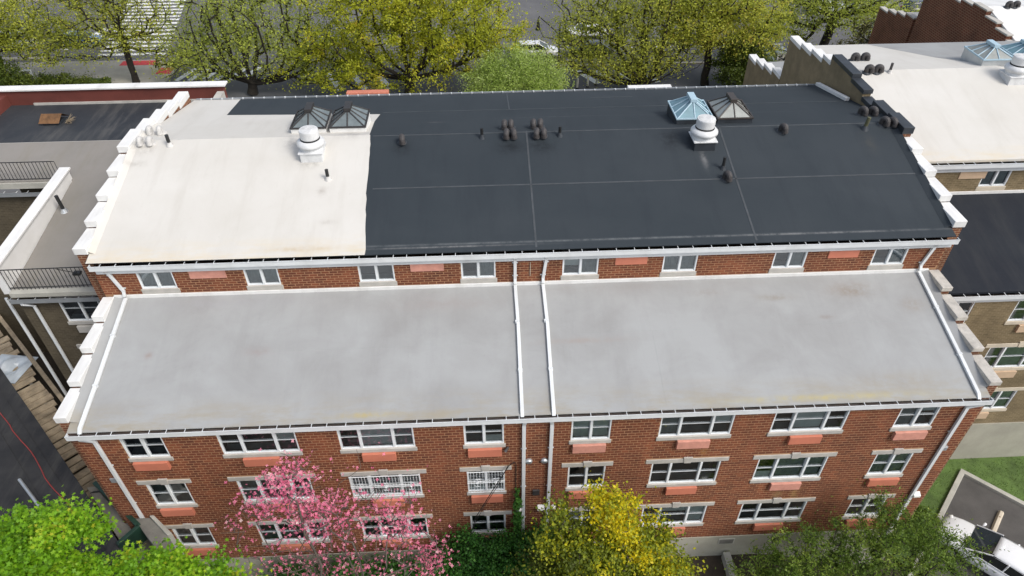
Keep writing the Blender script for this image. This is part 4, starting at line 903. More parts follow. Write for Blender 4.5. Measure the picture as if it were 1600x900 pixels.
def leaves(cen, size, n_up, shape, tone, jitter=.35, rs=None):
    """leaf polygons round the given centres; returns verts, faces, tones"""
    n = len(cen); nrm = rs.normal(0, 1, (n, 3)); nrm[:, 2] = np.abs(nrm[:, 2])*.6+n_up; nrm /= np.linalg.norm(nrm, axis=1)[:, None]
    t = rs.normal(0, 1, (n, 3)); t -= nrm*np.sum(t*nrm, 1)[:, None]; t /= np.linalg.norm(t, axis=1)[:, None]; b = np.cross(nrm, t)
    sz = size*(1+jitter*rs.uniform(-1, 1, n))[:, None]
    if shape == 'quad':
        pl = np.array([(-.5, 0, 0), (0, -.34, .1), (.55, 0, -.05), (0, .34, .1)]); F0 = [(0, 1, 2, 3)]
    elif shape == 'slim':
        pl = np.array([(-.5, 0, 0), (0, -.2, .06), (.6, 0, -.08), (0, .2, .06)]); F0 = [(0, 1, 2, 3)]
    elif shape == 'maple':
        ang = [0, .42, .95, 1.45, 2.15, math.pi, -2.15, -1.45, -.95, -.42]; rr = [.62, .3, .58, .26, .42, .1, .42, .26, .58, .3]
        pl = np.array([(r*math.cos(a), r*math.sin(a), .1*r-.12*(r > .5)) for a, r in zip(ang, rr)])
        F0 = [(0, 1, 9, 9), (1, 2, 3, 3), (3, 4, 5, 5), (5, 6, 7, 7), (7, 8, 9, 9), (1, 3, 5, 9), (5, 7, 9, 9)]
        F0 = [(0, 1, 9), (1, 2, 3), (3, 4, 5), (5, 6, 7), (7, 8, 9), (1, 3, 5), (1, 5, 9), (5, 7, 9)]
    else:   # flower: four cupped petals
        pl = [(0, 0, 0)]; F0 = []
        for k in range(4):
            a = k*math.pi/2; i = len(pl)
            pl += [(.36*math.cos(a-.55), .36*math.sin(a-.55), .16), (.6*math.cos(a), .6*math.sin(a), .26), (.36*math.cos(a+.55), .36*math.sin(a+.55), .16)]
            F0.append((0, i, i+1, i+2))
        pl = np.array(pl)
    V = cen[:, None, :] + sz[:, :, None]*(pl[None, :, 0, None]*t[:, None, :] + pl[None, :, 1, None]*b[:, None, :] + pl[None, :, 2, None]*nrm[:, None, :])
    F = (np.arange(n)*len(pl))[:, None, None] + np.array(F0)[None]
    return V.reshape(-1, 3), F.reshape(-1, len(F0[0])), np.repeat(tone, len(F0))
def skeleton(base, fork, att, rs, wpath=.3, step=.7, wig=.1, up=.25, multi=0, limbs=None):
    """nodes joined to their nearest useful neighbour, like limbs reaching for the light"""
    base, fork = np.array(base, float), np.array(fork, float)
    P = [base]; par = [-1]; pl = [0.]
    k = max(2, int(np.linalg.norm(fork-base)/.8))
    for i in range(1, k+1):
        P.append(base+(fork-base)*i/k+rs.normal(0, .05, 3)*(i < k)); par.append(len(P)-2); pl.append(pl[-1]+np.linalg.norm(P[-1]-P[-2]))
    first = 1 if multi else max(1, k-1)
    if limbs:                                    # main limbs fan out from the fork: (number, reach x, reach y, height)
        nl, rx, ry, hh = limbs; f0 = len(P)-1; first = f0
        for q in range(nl):
            u_ = -1+2*(q+.5)/nl+rs.normal(0, .06); e = fork+np.array([rx*u_, ry*rs.uniform(-1, 1), hh*(1-.45*u_*u_)*rs.uniform(.8, 1.1)])
            side = np.array([rx*u_*.35, 0, -hh*.12]); prev = f0; ns = max(4, int(np.linalg.norm(e-fork)/.8))
            for j in range(1, ns+1):
                t_ = j/ns; pt = fork+(e-fork)*t_+side*math.sin(math.pi*t_)+rs.normal(0, .05, 3)
                P.append(pt); par.append(prev); pl.append(pl[prev]+np.linalg.norm(pt-P[prev])); prev = len(P)-1
    order = np.argsort(np.linalg.norm(att-fork, axis=1)); tips = []
    arr = np.zeros((60000, 3)); arr[:len(P)] = P; pla = np.zeros(60000); pla[:len(P)] = pl; n = len(P)
    for ai in order:
        a = att[ai]; d = arr[first:n]-a; dist = np.linalg.norm(d, axis=1)
        cost = dist + wpath*pla[first:n] + np.maximum(0, d[:, 2])*1.2
        j = first+int(np.argmin(cost)); p0 = arr[j].copy(); L_ = np.linalg.norm(a-p0)
        if L_ < .05: tips.append(j); continue
        m = max(1, int(math.ceil(L_/step))); ctrl = (p0+a)/2 + rs.normal(0, wig, 3)*L_ + np.array([0, 0, up*L_*rs.uniform(-.3, .6)])
        prev = j
        for q in range(1, m+1):
            u = q/m; pt = (1-u)**2*p0+2*u*(1-u)*ctrl+u*u*a
            arr[n] = pt; par.append(prev); pla[n] = pla[prev]+np.linalg.norm(pt-arr[prev]); prev = n; n += 1
        tips.append(prev)
    return arr[:n].copy(), np.array(par), np.array(tips)
def wood_mesh(name, P, par, tips, r_trunk, r_twig, sides=6):
    n = len(P); cnt = np.zeros(n); np.add.at(cnt, tips, 1)
    for i in range(n-1, 0, -1): cnt[par[i]] += cnt[i]
    cnt = np.maximum(cnt, 1); e = math.log(max(r_trunk/r_twig, 1.5))/math.log(cnt.max()+1e-6) if cnt.max() > 1 else .5
    R = r_twig*cnt**e
    R[0] *= 1.25; idx = np.arange(1, n); A = P[par[1:]]; Bq = P[idx]; d = Bq-A; ln = np.linalg.norm(d, axis=1); ok = ln > 1e-4
    A, Bq, d, idx = A[ok], Bq[ok], d[ok]/ln[ok][:, None], idx[ok]
    ref = np.where(np.abs(d[:, 2:3]) > .9, np.array([[1., 0, 0]]), np.array([[0, 0, 1.]])); u = np.cross(d, ref); u /= np.linalg.norm(u, axis=1)[:, None]; v = np.cross(d, u)
    ra = np.minimum(R[np.array(par)[idx]], R[idx]*1.6)[:, None, None]; rb = R[idx][:, None, None]; an = np.arange(sides)*2*math.pi/sides
    ring = np.cos(an)[None, :, None]*u[:, None, :]+np.sin(an)[None, :, None]*v[:, None, :]
    V = np.concatenate([A[:, None]+ring*ra, (Bq+d*0.02)[:, None]+ring*rb], 1).reshape(-1, 3)
    b0 = (np.arange(len(A))*2*sides)[:, None]; j = np.arange(sides)[None]; j2 = (j+1) % sides
    F = np.stack([b0+j, b0+j2, b0+sides+j2, b0+sides+j], 2).reshape(-1, 4)
    return fastmesh(name, V, F)
def in_blobs(blobs, n, rs, shell=.45):
    vol = np.array([b[3]*b[4]*b[5] for b in blobs]); pick = rs.choice(len(blobs), n, p=vol/vol.sum()); out = np.zeros((n, 3))
    for i, k in enumerate(pick):
        b = blobs[k]; d = rs.normal(0, 1, 3); d /= np.linalg.norm(d); r = rs.uniform(0, 1)**shell
        out[i] = (b[0]+d[0]*b[3]*r, b[1]+d[1]*b[4]*r, b[2]+d[2]*b[5]*r)
    return out
def tree(name, label, cat, base, fork, blobs, n_clump, per, leaf, clump, mat, seed, r_trunk=.22, r_twig=.018, shape='quad', bark='bark', group=None,
         wpath=.3, up=.25, n_up=.5, tonef=None, along=.35, multi=0, step=.7, shell=.45, wig=.1, sides=6, crown='crown', avoid=None, limbs=None):
    rs = np.random.default_rng(seed); att = in_blobs(blobs, n_clump, rs, shell)
    if avoid: att = np.array([a for a in att if not avoid(a)])
    P, par, tips = skeleton(base, fork, att, rs, wpath, step, wig, up, multi, limbs)
    t = thing(name, label, cat, base, group); off = np.array(base)
    me = wood_mesh('trunk', P-off, par, tips, r_trunk, r_twig, sides); me.materials.append(MT[bark])
    o = bpy.data.objects.new('trunk', me); C.objects.link(o); o.parent = t
    cl = P[tips]; zlo, zhi = att[:, 2].min(), att[:, 2].max()
    ctone = rs.normal(.5, .16, len(cl)); big = rs.uniform(.6, 1.5, len(cl))
    cnt = np.maximum(2, (per*big).astype(int)); rep = np.repeat(np.arange(len(cl)), cnt); N_ = len(rep)
    dirs = rs.normal(0, 1, (N_, 3)); dirs[:, 2] *= .6
    cen = cl[rep] + dirs*clump*big[rep][:, None]*.55
    na = rs.uniform(0, 1, N_) < along; pv = P[par[tips]][rep]; f = rs.uniform(0, 1, N_)[:, None]
    cen = np.where(na[:, None], cl[rep]*(1-f)+pv*f+rs.normal(0, clump*.22, (N_, 3)), cen)
    if avoid: kk = np.array([not avoid(c) for c in cen]); cen, rep = cen[kk], rep[kk]; N_ = len(cen)
    tone = np.clip(ctone[rep]+rs.normal(0, .16, N_), 0, 1)
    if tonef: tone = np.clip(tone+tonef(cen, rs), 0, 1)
    V, F, T = leaves(cen, leaf, n_up, shape, tone, .35, rs)
    me = fastmesh(crown, V-off, F, T); me.materials.append(LM[mat]); o = bpy.data.objects.new(crown, me); C.objects.link(o); o.parent = t
    return t
ST = 'street trees behind the building'
tree('street_tree', 'sparse yellow green street tree at the far upper left edge', 'tree', (-46.3, 50, -2.9), (-45.6, 50, .8), [(-45.5, 50, 4.2, 6, 4.5, 4.4), (-41.5, 49.5, 1.8, 3.6, 3, 2.6), (-49, 50, 2.4, 4, 4, 3.4)], 620, 46, .17, 1.0, 'sparse', 11, .26, .02, group=ST, wpath=.2, up=0, wig=.05, limbs=(6, 5, 3, 6))
tree('street_tree', 'thin dark trunked street tree beside the wide crosswalk', 'tree', (-34.2, 50, -2.9), (-34, 50, 1.2), [(-34.5, 50, 4.2, 6.2, 4, 3.8), (-38.4, 50, .9, 4.6, 3, 2.0), (-30.6, 49.8, 1.0, 4.4, 3, 2.3), (-29.4, 49.6, -1.0, 2.6, 2, 1.1), (-35, 50, 7, 4, 4, 2.4)], 640, 32, .16, 1.0, 'sparse', 12, .28, .02, group=ST, wpath=.12, along=.4, up=0, wig=.05, limbs=(7, 5, 3, 5.5))
tree('street_tree', 'broad fan shaped bare limbed tree left of the yellow tree', 'tree', (-22.6, 47, -2.9), (-22.4, 47, -1.9), [(-20.5, 47, 3.0, 6.4, 4, 4.2), (-25.4, 47, 2.0, 4.2, 3.4, 3.2), (-15.8, 46.5, .9, 4.2, 3, 3.2), (-26.5, 46.6, -.3, 3.4, 3, 1.8), (-21, 47, 6.5, 6.5, 4, 3)], 800, 34, .16, 1.0, 'sparsegreen', 13, .42, .022, group=ST, wpath=.05, along=.4, up=-.05, wig=.025, step=.9, limbs=(11, 6.2, 3, 7))
tree('street_tree', 'dense yellow leaved street tree at the middle of the street', 'tree', (-8.2, 46, -2.9), (-8.1, 46, -1.4), [(-8, 46, 2.6, 9.2, 5, 5), (-15, 45.5, -.1, 5.2, 4, 2.4), (-2.0, 46, 2.2, 4.8, 4.4, 4.2), (-8, 46, 6.5, 8.5, 5, 3)], 760, 74, .18, .75, 'yellow', 14, .46, .024, group=ST, wpath=.12, up=0, wig=.05, limbs=(10, 8, 4, 8))
tree('willow_shrub', 'bright lime green bushy shrub behind the back gutter', 'shrub', (1.4, 43, -2.9), (1.4, 43, -2.2), [(1.6, 42, .3, 3.6, 3, 2.5), (3.8, 42.2, -.6, 2.3, 2.2, 1.9), (-.9, 42, -.3, 2.4, 2.2, 2.0)], 520, 84, .15, .7, 'lime', 15, .16, .016, 'slim', wpath=.2, multi=1, n_up=.3)
tree('street_tree', 'wide vase shaped olive tree behind the lamp post', 'tree', (13.6, 46, -2.9), (13.5, 46, -2.5), [(11.5, 46, 2.4, 6.4, 4, 4.0), (6.8, 46, 1.5, 4.0, 3.2, 3.2), (12, 45.6, -.4, 5, 3, 1.6), (15.8, 46, 2.0, 3.8, 3.2, 3.4), (11, 46, 5.6, 6.6, 4, 2.8)], 820, 38, .16, 1.0, 'sparse', 16, .42, .022, group=ST, wpath=.05, along=.4, up=-.05, wig=.025, step=.9, limbs=(14, 6.5, 3, 7.5), tonef=lambda c, rs: np.full(len(c), -.06))
tree('street_tree', 'straight trunked golden olive tree right of the vase shaped tree', 'tree', (19.2, 46.5, -2.9), (19, 46.5, .8), [(20.5, 46.5, 3.4, 5.2, 4, 3.2), (22.8, 46.3, 2.0, 3.2, 3, 2.6), (17, 46.5, 4.0, 3.8, 3.4, 3.2), (20, 46.5, 6.4, 5.4, 4, 2.6)], 540, 54, .17, .85, 'sparse', 17, .34, .022, group=ST, wpath=.15, up=0, wig=.05, limbs=(7, 5, 3, 5.5), tonef=lambda c, rs: np.full(len(c), .13))
tree('street_tree', 'leaning light green tree behind the white roof at right', 'tree', (31.0, 50, -3.0), (31.5, 50, 2.0), [(30, 50, 3.8, 5.4, 4, 3), (35.2, 49.6, 2.4, 5, 3.4, 2.4), (26.6, 50, 1.2, 3.8, 3, 2.8), (33, 50, 6.2, 5, 4, 2)], 520, 42, .17, 1.0, 'sparsegreen', 18, .4, .022, group=ST, wpath=.15, up=0, wig=.05, limbs=(6, 5.5, 3, 4.5))
tree('garden_shrub', 'dark green rounded shrub left of the stepped white gable', 'shrub', (22, 45, -2.9), (22, 45, -2), [(22.2, 45, -.6, 3.0, 2.4, 2.0), (24.4, 45, -1.4, 1.9, 2, 1.4), (21.5, 45, 1.0, 1.8, 1.6, 1.3)], 360, 62, .16, .55, 'hedge', 19, .14, .016, multi=1)
tree('garden_shrub', 'dusky olive shrub in front of the umber brick gable', 'shrub', (32, 42.3, -2.9), (32.2, 42.3, 0), [(32.6, 42.3, 2.4, 3.0, 1.8, 2.2), (35, 42.5, 2.2, 2.2, 1.6, 1.8), (30, 42.3, 1.2, 2, 1.6, 1.6)], 320, 50, .16, .55, 'dusky', 20, .2, .018, multi=1)
tree('evergreen_shrub', 'dark dense evergreen at the left edge before the red parapet', 'shrub', (-46.5, 47.5, -2.9), (-46.5, 47.5, -2), [(-46.8, 47.5, -.4, 2.6, 2, 2.7), (-44.6, 47.2, -1.1, 2.0, 1.8, 1.8), (-49, 47.5, -.8, 2, 2, 2.2)], 420, 66, .15, .5, 'hedge', 21, .16, .016, multi=1)
tree('hedge', 'clipped green hedge on the corner planting bed behind the red parapet', 'hedge', (-40.5, 49, -2.9), (-40.5, 49, -2.7), [(-42.4, 49, -2.3, 1.4, 1.2, .7), (-40.6, 49, -2.3, 1.4, 1.2, .7), (-38.8, 49, -2.4, 1.4, 1.2, .6), (-37, 48.6, -2.5, 1.2, 1.4, .5), (-44.2, 49, -2.2, 1.4, 1.2, .8)], 300, 46, .14, .38, 'hedge', 22, .08, .014, multi=1, tonef=lambda c, rs: np.full(len(c), .2))
# ---- foreground plants
tree('maple_tree', 'bright green maple crown filling the lower left corner', 'tree', (-12.6, -7.5, -2.5), (-12.6, -6.6, 2.0),
     [(-13.8, -4.4, 7.6, 1.15, 1.3, 1.0), (-13.1, -4.9, 6.2, .45, 1.2, .6), (-11.95, -4.7, 5.8, .9, 1.1, .65), (-12.8, -4.9, 6.1, .8, 1.0, .65), (-12.3, -5.3, 5.6, 1.0, .8, .7), (-9.6, -4.8, 4.5, 1.0, 1.1, .6), (-10.6, -5.2, 4.6, 1.2, 1.1, .7), (-11.0, -4.7, 5.5, 1.0, 1.4, .7), (-12.9, -5.7, 4.6, 1.5, 1.2, .8), (-11.6, -5.4, 4.6, 1.0, 1.0, .6), (-10.1, -4.8, 5.35, .8, 1.2, .7), (-14.2, -5.4, 6.7, 1.6, 1.7, 1.2), (-9.2, -4.5, 4.65, .7, 1.0, .55), (-12.45, -3.9, 7.7, .25, .4, .7), (-10.9, -4.0, 6.2, .35, .5, .5), (-9.75, -4.0, 5.6, .25, .4, .5), (-8.55, -4.2, 4.6, .3, .4, .45)],
     400, 190, .125, .33, 'maple', 31, .2, .012, 'maple', n_up=.9, wpath=.25, shell=.33, tonef=lambda c, rs: np.full(len(c), .05))
def pinkshape():
    return [(-7.4, -2.3, 7.4, .9, .6, 1.0), (-7.1, -2.2, 6.1, 1.6, .8, .8), (-8.6, -2.2, 6.0, 1.1, .7, .6), (-5.5, -1.9, 7.4, .22, .3, 1.1), (-5.0, -2.0, 5.3, 1.4, .7, .9), (-9.9, -2, 4.3, .4, .5, 1.3), (-6.2, -2.2, 5.0, 1.7, .7, .9),
            (-6.6, -2.3, 4.2, 2.4, .8, 1.0), (-4.2, -2.2, 3.6, 1.3, .7, 1.4), (-8.0, -2.4, 2.6, 2.4, .9, 1.3), (-3.8, -2.4, 1.9, 1.0, .8, 1.1), (-6.0, -2.6, 2.0, 2.2, .8, 1.0)]
tree('magnolia_tree', 'pink flowering tree with bare twigs in front of the brick wall', 'tree', (-6.5, -3.3, -2.5), (-6.6, -3.2, -.6), pinkshape(), 600, 3, .086, .55, 'pink', 32, .05, .006, 'flower', 'barkgrey', wpath=.1, along=.3, n_up=.9, up=.1, wig=.05, crown='blossom',
     tonef=lambda c, rs: .25*(rs.uniform(0, 1, len(c)) > .82)-.12, shell=.5, limbs=(8, 3.0, .8, 6.0))
tree('magnolia_tree', 'dense pink blossom clusters at the top of the flowering tree', 'tree', (-7.1, -3.0, -2.5), (-7.3, -2.9, 2.0), [(-7.35, -2.5, 7.55, .8, .5, .75), (-7.9, -2.5, 6.3, 1.1, .5, .5), (-6.8, -2.4, 6.0, .9, .5, .6), (-7.0, -2.4, 5.3, 1.1, .5, .4), (-4.7, -2.2, 5.1, .7, .4, .5), (-4.4, -2.3, 4.2, .8, .4, .4), (-3.7, -2.3, 2.4, .5, .4, 1.0)], 300, 5, .088, .32, 'pink', 37, .05, .006, 'flower', 'barkgrey', wpath=.1, along=.2, n_up=.9, wig=.05, crown='blossom', tonef=lambda c, rs: .25*(rs.uniform(0, 1, len(c)) > .88)-.15, limbs=(5, 2.4, .5, 4.5))
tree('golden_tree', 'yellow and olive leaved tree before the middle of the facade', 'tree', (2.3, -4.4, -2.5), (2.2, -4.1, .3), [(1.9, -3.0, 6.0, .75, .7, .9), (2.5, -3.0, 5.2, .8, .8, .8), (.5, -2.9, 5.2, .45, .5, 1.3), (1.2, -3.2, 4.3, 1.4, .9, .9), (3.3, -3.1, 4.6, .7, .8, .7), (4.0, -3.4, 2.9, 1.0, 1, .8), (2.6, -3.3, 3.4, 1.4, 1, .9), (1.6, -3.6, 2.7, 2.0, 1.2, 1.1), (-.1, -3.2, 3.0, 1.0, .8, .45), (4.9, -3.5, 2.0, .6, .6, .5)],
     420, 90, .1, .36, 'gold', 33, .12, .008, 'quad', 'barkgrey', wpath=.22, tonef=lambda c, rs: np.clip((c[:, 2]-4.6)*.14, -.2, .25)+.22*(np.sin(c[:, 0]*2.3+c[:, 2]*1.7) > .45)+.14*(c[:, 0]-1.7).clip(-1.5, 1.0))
tree('ivy_hedge', 'dark green ivy mass climbing the wall right of the pink blossoms', 'ivy', (-1.2, -.9, -2.5), (-1.2, -.8, -2.2), [(-2.6, -.9, -.3, 1.0, .7, 1.5), (-1.2, -.9, -.3, 1.3, .7, 1.4), (.2, -.9, .1, 1.1, .6, 1.4), (-1.8, -1.6, -1.5, 1.8, .8, .9), (.3, -1.7, -1.2, 1.2, .8, 1.1), (-3.8, -1.2, -1.4, 1.2, .8, 1.0)],
     800, 60, .1, .28, 'ivy', 34, .08, .01, multi=1, n_up=.4, shell=.3, avoid=lambda c: c[1] > -.06)
tree('ivy_vine', 'narrow ivy vine climbing beside the left middle downspout', 'ivy', (-.68, -.12, -1.5), (-.68, -.1, -1.2), [(-.68, -.13, 1.2, .12, .06, 1.9)], 60, 22, .1, .1, 'ivy', 36, .03, .008, multi=1, avoid=lambda c: c[1] > -.04, tonef=lambda c, rs: np.full(len(c), .2))
tree('feathery_shrub', 'large feathery green shrub before the right end of the facade', 'shrub', (11.6, -2.4, -3.4), (11.6, -2.3, -2.4), [(12.2, -1.7, 1.3, 1.5, .9, 1.7), (10.0, -1.8, .4, 1.8, 1, 1.2), (8.4, -1.8, -.5, 1.5, .9, .9), (13.8, -1.8, .9, 1.5, 1, 1.4), (15.2, -2, -.5, 1.2, .9, 1.1), (11.6, -2.5, -.8, 3.2, 1.1, 1.2), (12.5, -1.2, 2.9, .7, .4, 1.0), (9.4, -1.4, 1.5, .9, .4, .5), (16.2, -1.7, .3, .8, .5, .5), (11.0, -1.3, 1.9, .5, .4, .8), (17.0, -1.9, -.9, .7, .6, .4)],
     760, 42, .1, .42, 'feather', 35, .12, .008, 'slim', multi=1, wpath=.1, along=.75, up=-.2, n_up=.3, tonef=lambda c, rs: .22*(np.sin(c[:, 0]*1.9+c[:, 2]*2.4) > .45)-.02, avoid=lambda c: c[1] > -.12)
tree('feathery_shrub', 'low dark green shrub at the foot of the pink flowering tree', 'shrub', (-6.5, -1.2, -2.5), (-6.5, -1.1, -2.2), [(-6.6, -1.2, -1.1, 2.8, .8, 1.2), (-4.2, -1.6, -.8, 1.7, .8, 1.3), (-9.4, -1.2, -1.3, 1.6, .8, 1.0)], 460, 50, .11, .3, 'ivy', 38, .07, .009, multi=1, tonef=lambda c, rs: np.full(len(c), .05), avoid=lambda c: c[1] > -.1)
tree('garden_shrub', 'feathery fern like shrub at the right brick corner by the kerb', 'shrub', (16.6, 1.2, -3.8), (16.6, 1.2, -3.4), [(16.4, 1.3, -2.6, 1.1, 1.0, .9), (17.4, .8, -3.1, .9, .9, .6)], 160, 34, .12, .3, 'feather', 39, .06, .009, 'slim', multi=1, along=.6, avoid=lambda c: c[0] < 15.4)
blades(9000, (14, 27), (-2, 5.0), lambda x, y: not inlot(x, y) and (x > 15.4 or y < -.1), .12, 'grass', 'short green lawn grass beside the car park kerb', LM['grass'])
GW = MB().box(7.75, 8.05, -3.4, -.1, -2.7, -2.1); struct(GW, 'garden_wall', MT['concrete'], bevel=.02)

# ------------------------------------------------------------------ cars, lamp, bollards
WHITE = carpaint('white car paint', (.78, .79, .8)); SILVER = carpaint('silver car paint', (.5, .53, .56)); BLUE = carpaint('blue car paint', (.12, .2, .32)); DARK = carpaint('dark car paint', (.02, .022, .025)); GREYP = carpaint('grey car paint', (.2, .21, .22))
def car_proto(kind='sedan'):
    t = thing('parked_car', 'white car', 'car', (0, 0, 0))
    suv = kind == 'suv'; top = 1.6 if suv else 1.42; hw = .87
    ST_ = [(-2.27, .5, .66), (-2.22, .68, .8), (-2.05, .79, .93), (-1.5, .86, .985), (-.6, .88, .97), (.4, .88, .95), (1.1, .87, .93), (1.65, .83, .865), (2.0, .76, .78), (2.18, .62, .68), (2.24, .4, .58)]
    if suv: ST_ = [(x, w_, h+.09) for x, w_, h in ST_]
    m = MB(); NS = 14
    for x, w_, h in ST_:
        for k in range(NS):
            a = 2*math.pi*(k+.5)/NS; c, s_ = math.cos(a), math.sin(a); e = .45
            y = w_*math.copysign(abs(c)**e, c); z = .28+(h-.28)*(.5+.5*math.copysign(abs(s_)**e, s_)); y *= 1-.07*max(0, (z-.28)/(h-.28)-.55)
            m.v.append((x, y, z))
    for i in range(len(ST_)-1):
        for k in range(NS): a = i*NS+k; b = i*NS+(k+1) % NS; m.f.append((a, a+NS, b+NS, b)); m.m.append(0); m.t.append(0)
    m.f += [tuple(range(NS)), tuple((len(ST_)-1)*NS+k for k in reversed(range(NS)))]; m.m += [0, 0]; m.t += [0, 0]
    m.build('body', WHITE, t, smooth=True)
    xr = (-1.95, -1.2, .2, 1.15) if not suv else (-2.12, -1.75, .3, 1.2); zb_ = (.95 if not suv else 1.04); wi = .62; hw2 = .78
    r = MB(); na, nb = 8, 8
    for i in range(na+1):
        for k in range(nb+1):
            u, v = i/na, -1+2*k/nb; x = xr[1]-.06+(xr[2]-xr[1]+.12)*u
            r.v.append((x, v*(wi+.03), top-.05*v*v-.045*(2*u-1)**2-.05*(abs(v) > .99)))
    for i in range(na):
        for k in range(nb): a = i*(nb+1)+k; r.f.append((a, a+nb+1, a+nb+2, a+1)); r.m.append(0); r.t.append(0)
    o = r.build('roof', WHITE, t, smooth=True); so_ = o.modifiers.new('thick', 'SOLIDIFY'); so_.thickness = .03
    def q(name, pts, mat): mm = MB(); mm.face(pts); return mm.build(name, mat, t)
    zt_ = top-.08
    q('windscreen', [(xr[3], -hw2+.06, zb_-.03), (xr[3], hw2-.06, zb_-.03), (xr[2], wi, zt_), (xr[2], -wi, zt_)], MT['carglass'])
    q('rear_window', [(xr[0], hw2-.06, zb_), (xr[0], -hw2+.06, zb_), (xr[1], -wi, zt_), (xr[1], wi, zt_)], MT['carglass'])
    for s in (-1, 1):
        q('side_window', [(xr[0]+.1, s*hw2, zb_-.02), (xr[3]-.1, s*hw2, zb_-.02), (xr[2], s*(wi+.01), zt_-.01), (xr[1], s*(wi+.01), zt_-.01)], MT['carglass'])
        p = MB()
        for xa, xb in ((xr[3]-.02, xr[2]), (xr[0]+.04, xr[1]), (-.35, -.4)): p.tube([(xa, s*(hw2-.02), zb_-.03), (xb, s*(wi+.02), zt_)], .035, 6)
        p.tube([(xr[0]+.1, s*(hw2+.01), zb_-.02), (xr[3]-.1, s*(hw2+.01), zb_-.02)], .018, 5)
        p.build('pillar', WHITE, t)
        MB().tube([(.95, s*(hw-.04), zb_+.02), (.92, s*(hw+.07), zb_+.07), (.9, s*(hw+.13), zb_+.07)], [.03, .07, .06], 10).build('mirror', WHITE, t, smooth=True)
        for x in (-1.4, 1.38):
            wh = MB().tube([(x, s*(hw-.2), .32), (x, s*(hw+.005), .32)], .32, 20).build('wheel', MT['tyre'], t)
            MB().tube([(x, s*(hw-.05), .32), (x, s*(hw+.012), .32)], .2, 14).build('rim', MT['galv'], wh)
        MB().tube([(2.0, s*.62, .66), (2.14, s*.56, .64)], [.13, .1], 10).build('headlight', MT['lampglass'], t, smooth=True)
        MB().tube([(-2.2, s*.6, .76), (-2.26, s*.52, .74)], [.12, .09], 10).build('tail_light', MT['tail'], t, smooth=True)
        MB().box(-.22, -.02, s*.862 if s > 0 else -.885, .885 if s > 0 else -.862, .78, .81).build('door_handle', MT['galv'], t)
    MB().box(-2.285, -2.262, -.25, .25, .52, .64).build('number_plate', MT['boardwhite'], t)
    return t
sedan = car_proto(); suv = car_proto('suv')
def place(src, x, y, z, rot, label, paint, first=False):
    o = src if first else copy_tree(src, None, None if paint is WHITE else {WHITE: paint})
    o.location = (x, y, z); o.rotation_euler = (0, 0, rot); o['label'] = label; o['group'] = 'parked and passing cars'
    return o
place(sedan, 19.55, -.35, -3.775, RAD(132), 'white car on the lower right car park, partly behind the feathery shrub', WHITE, True)
place(suv, 4.0, 54.3, -3.02, RAD(0), 'white car in the street left of the lamp post', WHITE, True)
place(sedan, 9.4, 54.4, -3.02, RAD(180), 'dark car behind the white bollards right of the lamp post', DARK)
place(sedan, 9.8, 59.5, -3.02, RAD(180), 'white car beyond the dark car, seen through the vase shaped tree', WHITE)
place(suv, -50.0, 59.8, -3.02, RAD(0), 'silver car at the left edge below the yellow green tree', SILVER)
place(sedan, -43.6, 60.2, -3.02, RAD(0), 'blue car between the left tree and the wide crosswalk', BLUE)
place(sedan, 38.5, 65.4, -3.02, RAD(0), 'silver car beyond the leaning tree at the top right', SILVER)
place(suv, 27.6, 51.6, -3.02, RAD(90), 'white car half hidden by the dark shrub left of the white gable', WHITE)
place(suv, 43.6, 66, -3.02, RAD(0), 'dark car at the top edge right of the silver car', GREYP)
place(suv, 48.6, 64, -3.02, RAD(0), 'black car at the top edge beside the umber brick gable', DARK)
T = thing('street_lamp', 'black street lamp with one curved arm and a hanging bell lantern', 'street lamp', (5.98, 51.3, -3))
MB().tube([(5.98, 51.3, -3), (5.98, 51.3, -2.4), (5.98, 51.3, 1.25)], [.13, .09, .07], 10).build('post', MT['black'], T)
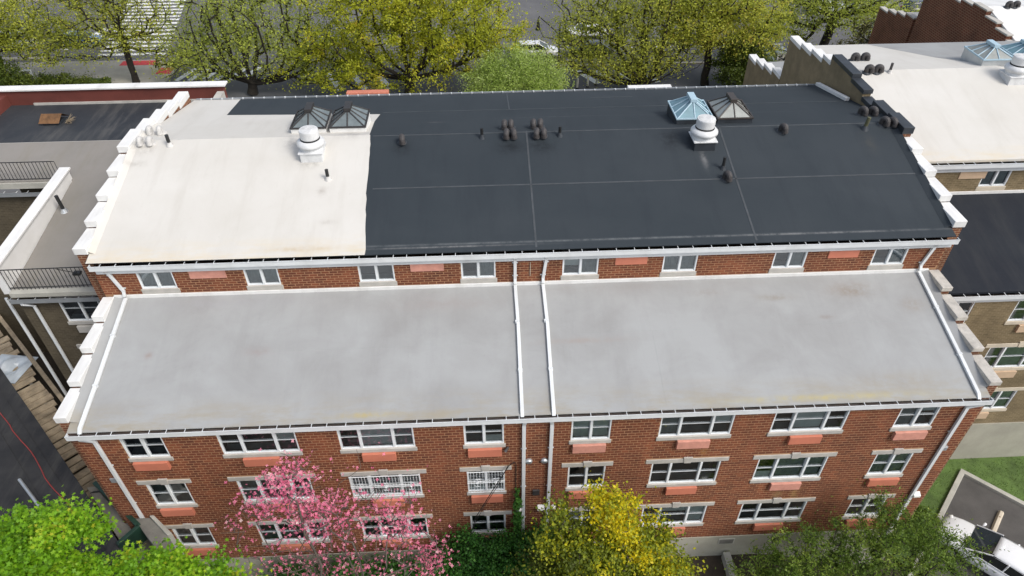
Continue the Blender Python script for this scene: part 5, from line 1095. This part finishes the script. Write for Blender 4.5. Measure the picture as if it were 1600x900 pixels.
MB().lathe([(.2, -3), (.2, -2.75), (.12, -2.5)], 5.98, 51.3, 12).build('base', MT['black'], T)
MB().tube([(5.98, 51.3, .2), (5.6, 51.3, .65), (5.0, 51.3, 1.2), (4.4, 51.3, 1.7), (4.0, 51.3, 2.05), (3.93, 51.3, 1.9)], .05, 8).tube([(5.98, 51.3, .75), (5.5, 51.3, .8)], .03, 6).build('arm', MT['black'], T)
MB().lathe([(.03, 1.95), (.07, 1.75), (.13, 1.45), (.16, 1.1), (.26, .9), (.28, .82)], 3.93, 51.3, 16).build('lantern', MT['black'], T)
MB().lathe([(.2, .82), (.12, .72), (.02, .7)], 3.93, 51.3, 12).build('lens', MT['lampglass'], T)
bol = None
BL = [(6.9, 51.2, 'white bollard nearest the lamp post at the kerb'), (8.2, 51.2, 'second white bollard along the kerb from the lamp post'), (9.5, 51.2, 'third white bollard along the kerb from the lamp post'), (10.75, 51.2, 'fourth white bollard along the kerb from the lamp post'),
      (7.3, 46.6, 'left bollard of the near row just above the back gutter'), (8.3, 46.9, 'middle bollard of the near row just above the back gutter'), (9.1, 47.3, 'right bollard of the near row, tilted, above the back gutter')]
for i, (x, y, l) in enumerate(BL):
    if bol is None:
        bol = thing('bollard', l, 'bollard', (0, 0, 0)); MB().lathe([(.1, 0), (.1, .9), (.07, .98), (.02, 1.0)], 0, 0, 14).build('post', MT['boardwhite'], bol, smooth=False); MB().lathe([(.14, 0), (.14, .08), (.1, .1)], 0, 0, 14).build('foot', MT['black'], bol); o = bol
    else: o = copy_tree(bol)
    o.location = (x, y, -3.02 if y > 50 else -3.0); o['label'] = l; o['group'] = 'white bollards along the street'
    if i == 6: o.rotation_euler = (0, .22, 0)
UB = thing('utility_box', 'small white utility box in the hedge behind the red parapet', 'utility box', (-44.9, 51.6, -2.9))
MB().box(-45.3, -44.5, 51.4, 51.8, -2.9, -2.1).build('cabinet', MT['boardwhite'], UB, bevel=.03); MB().box(-45.25, -44.55, 51.38, 51.398, -2.8, -2.2).build('door', MT['stone'], UB)
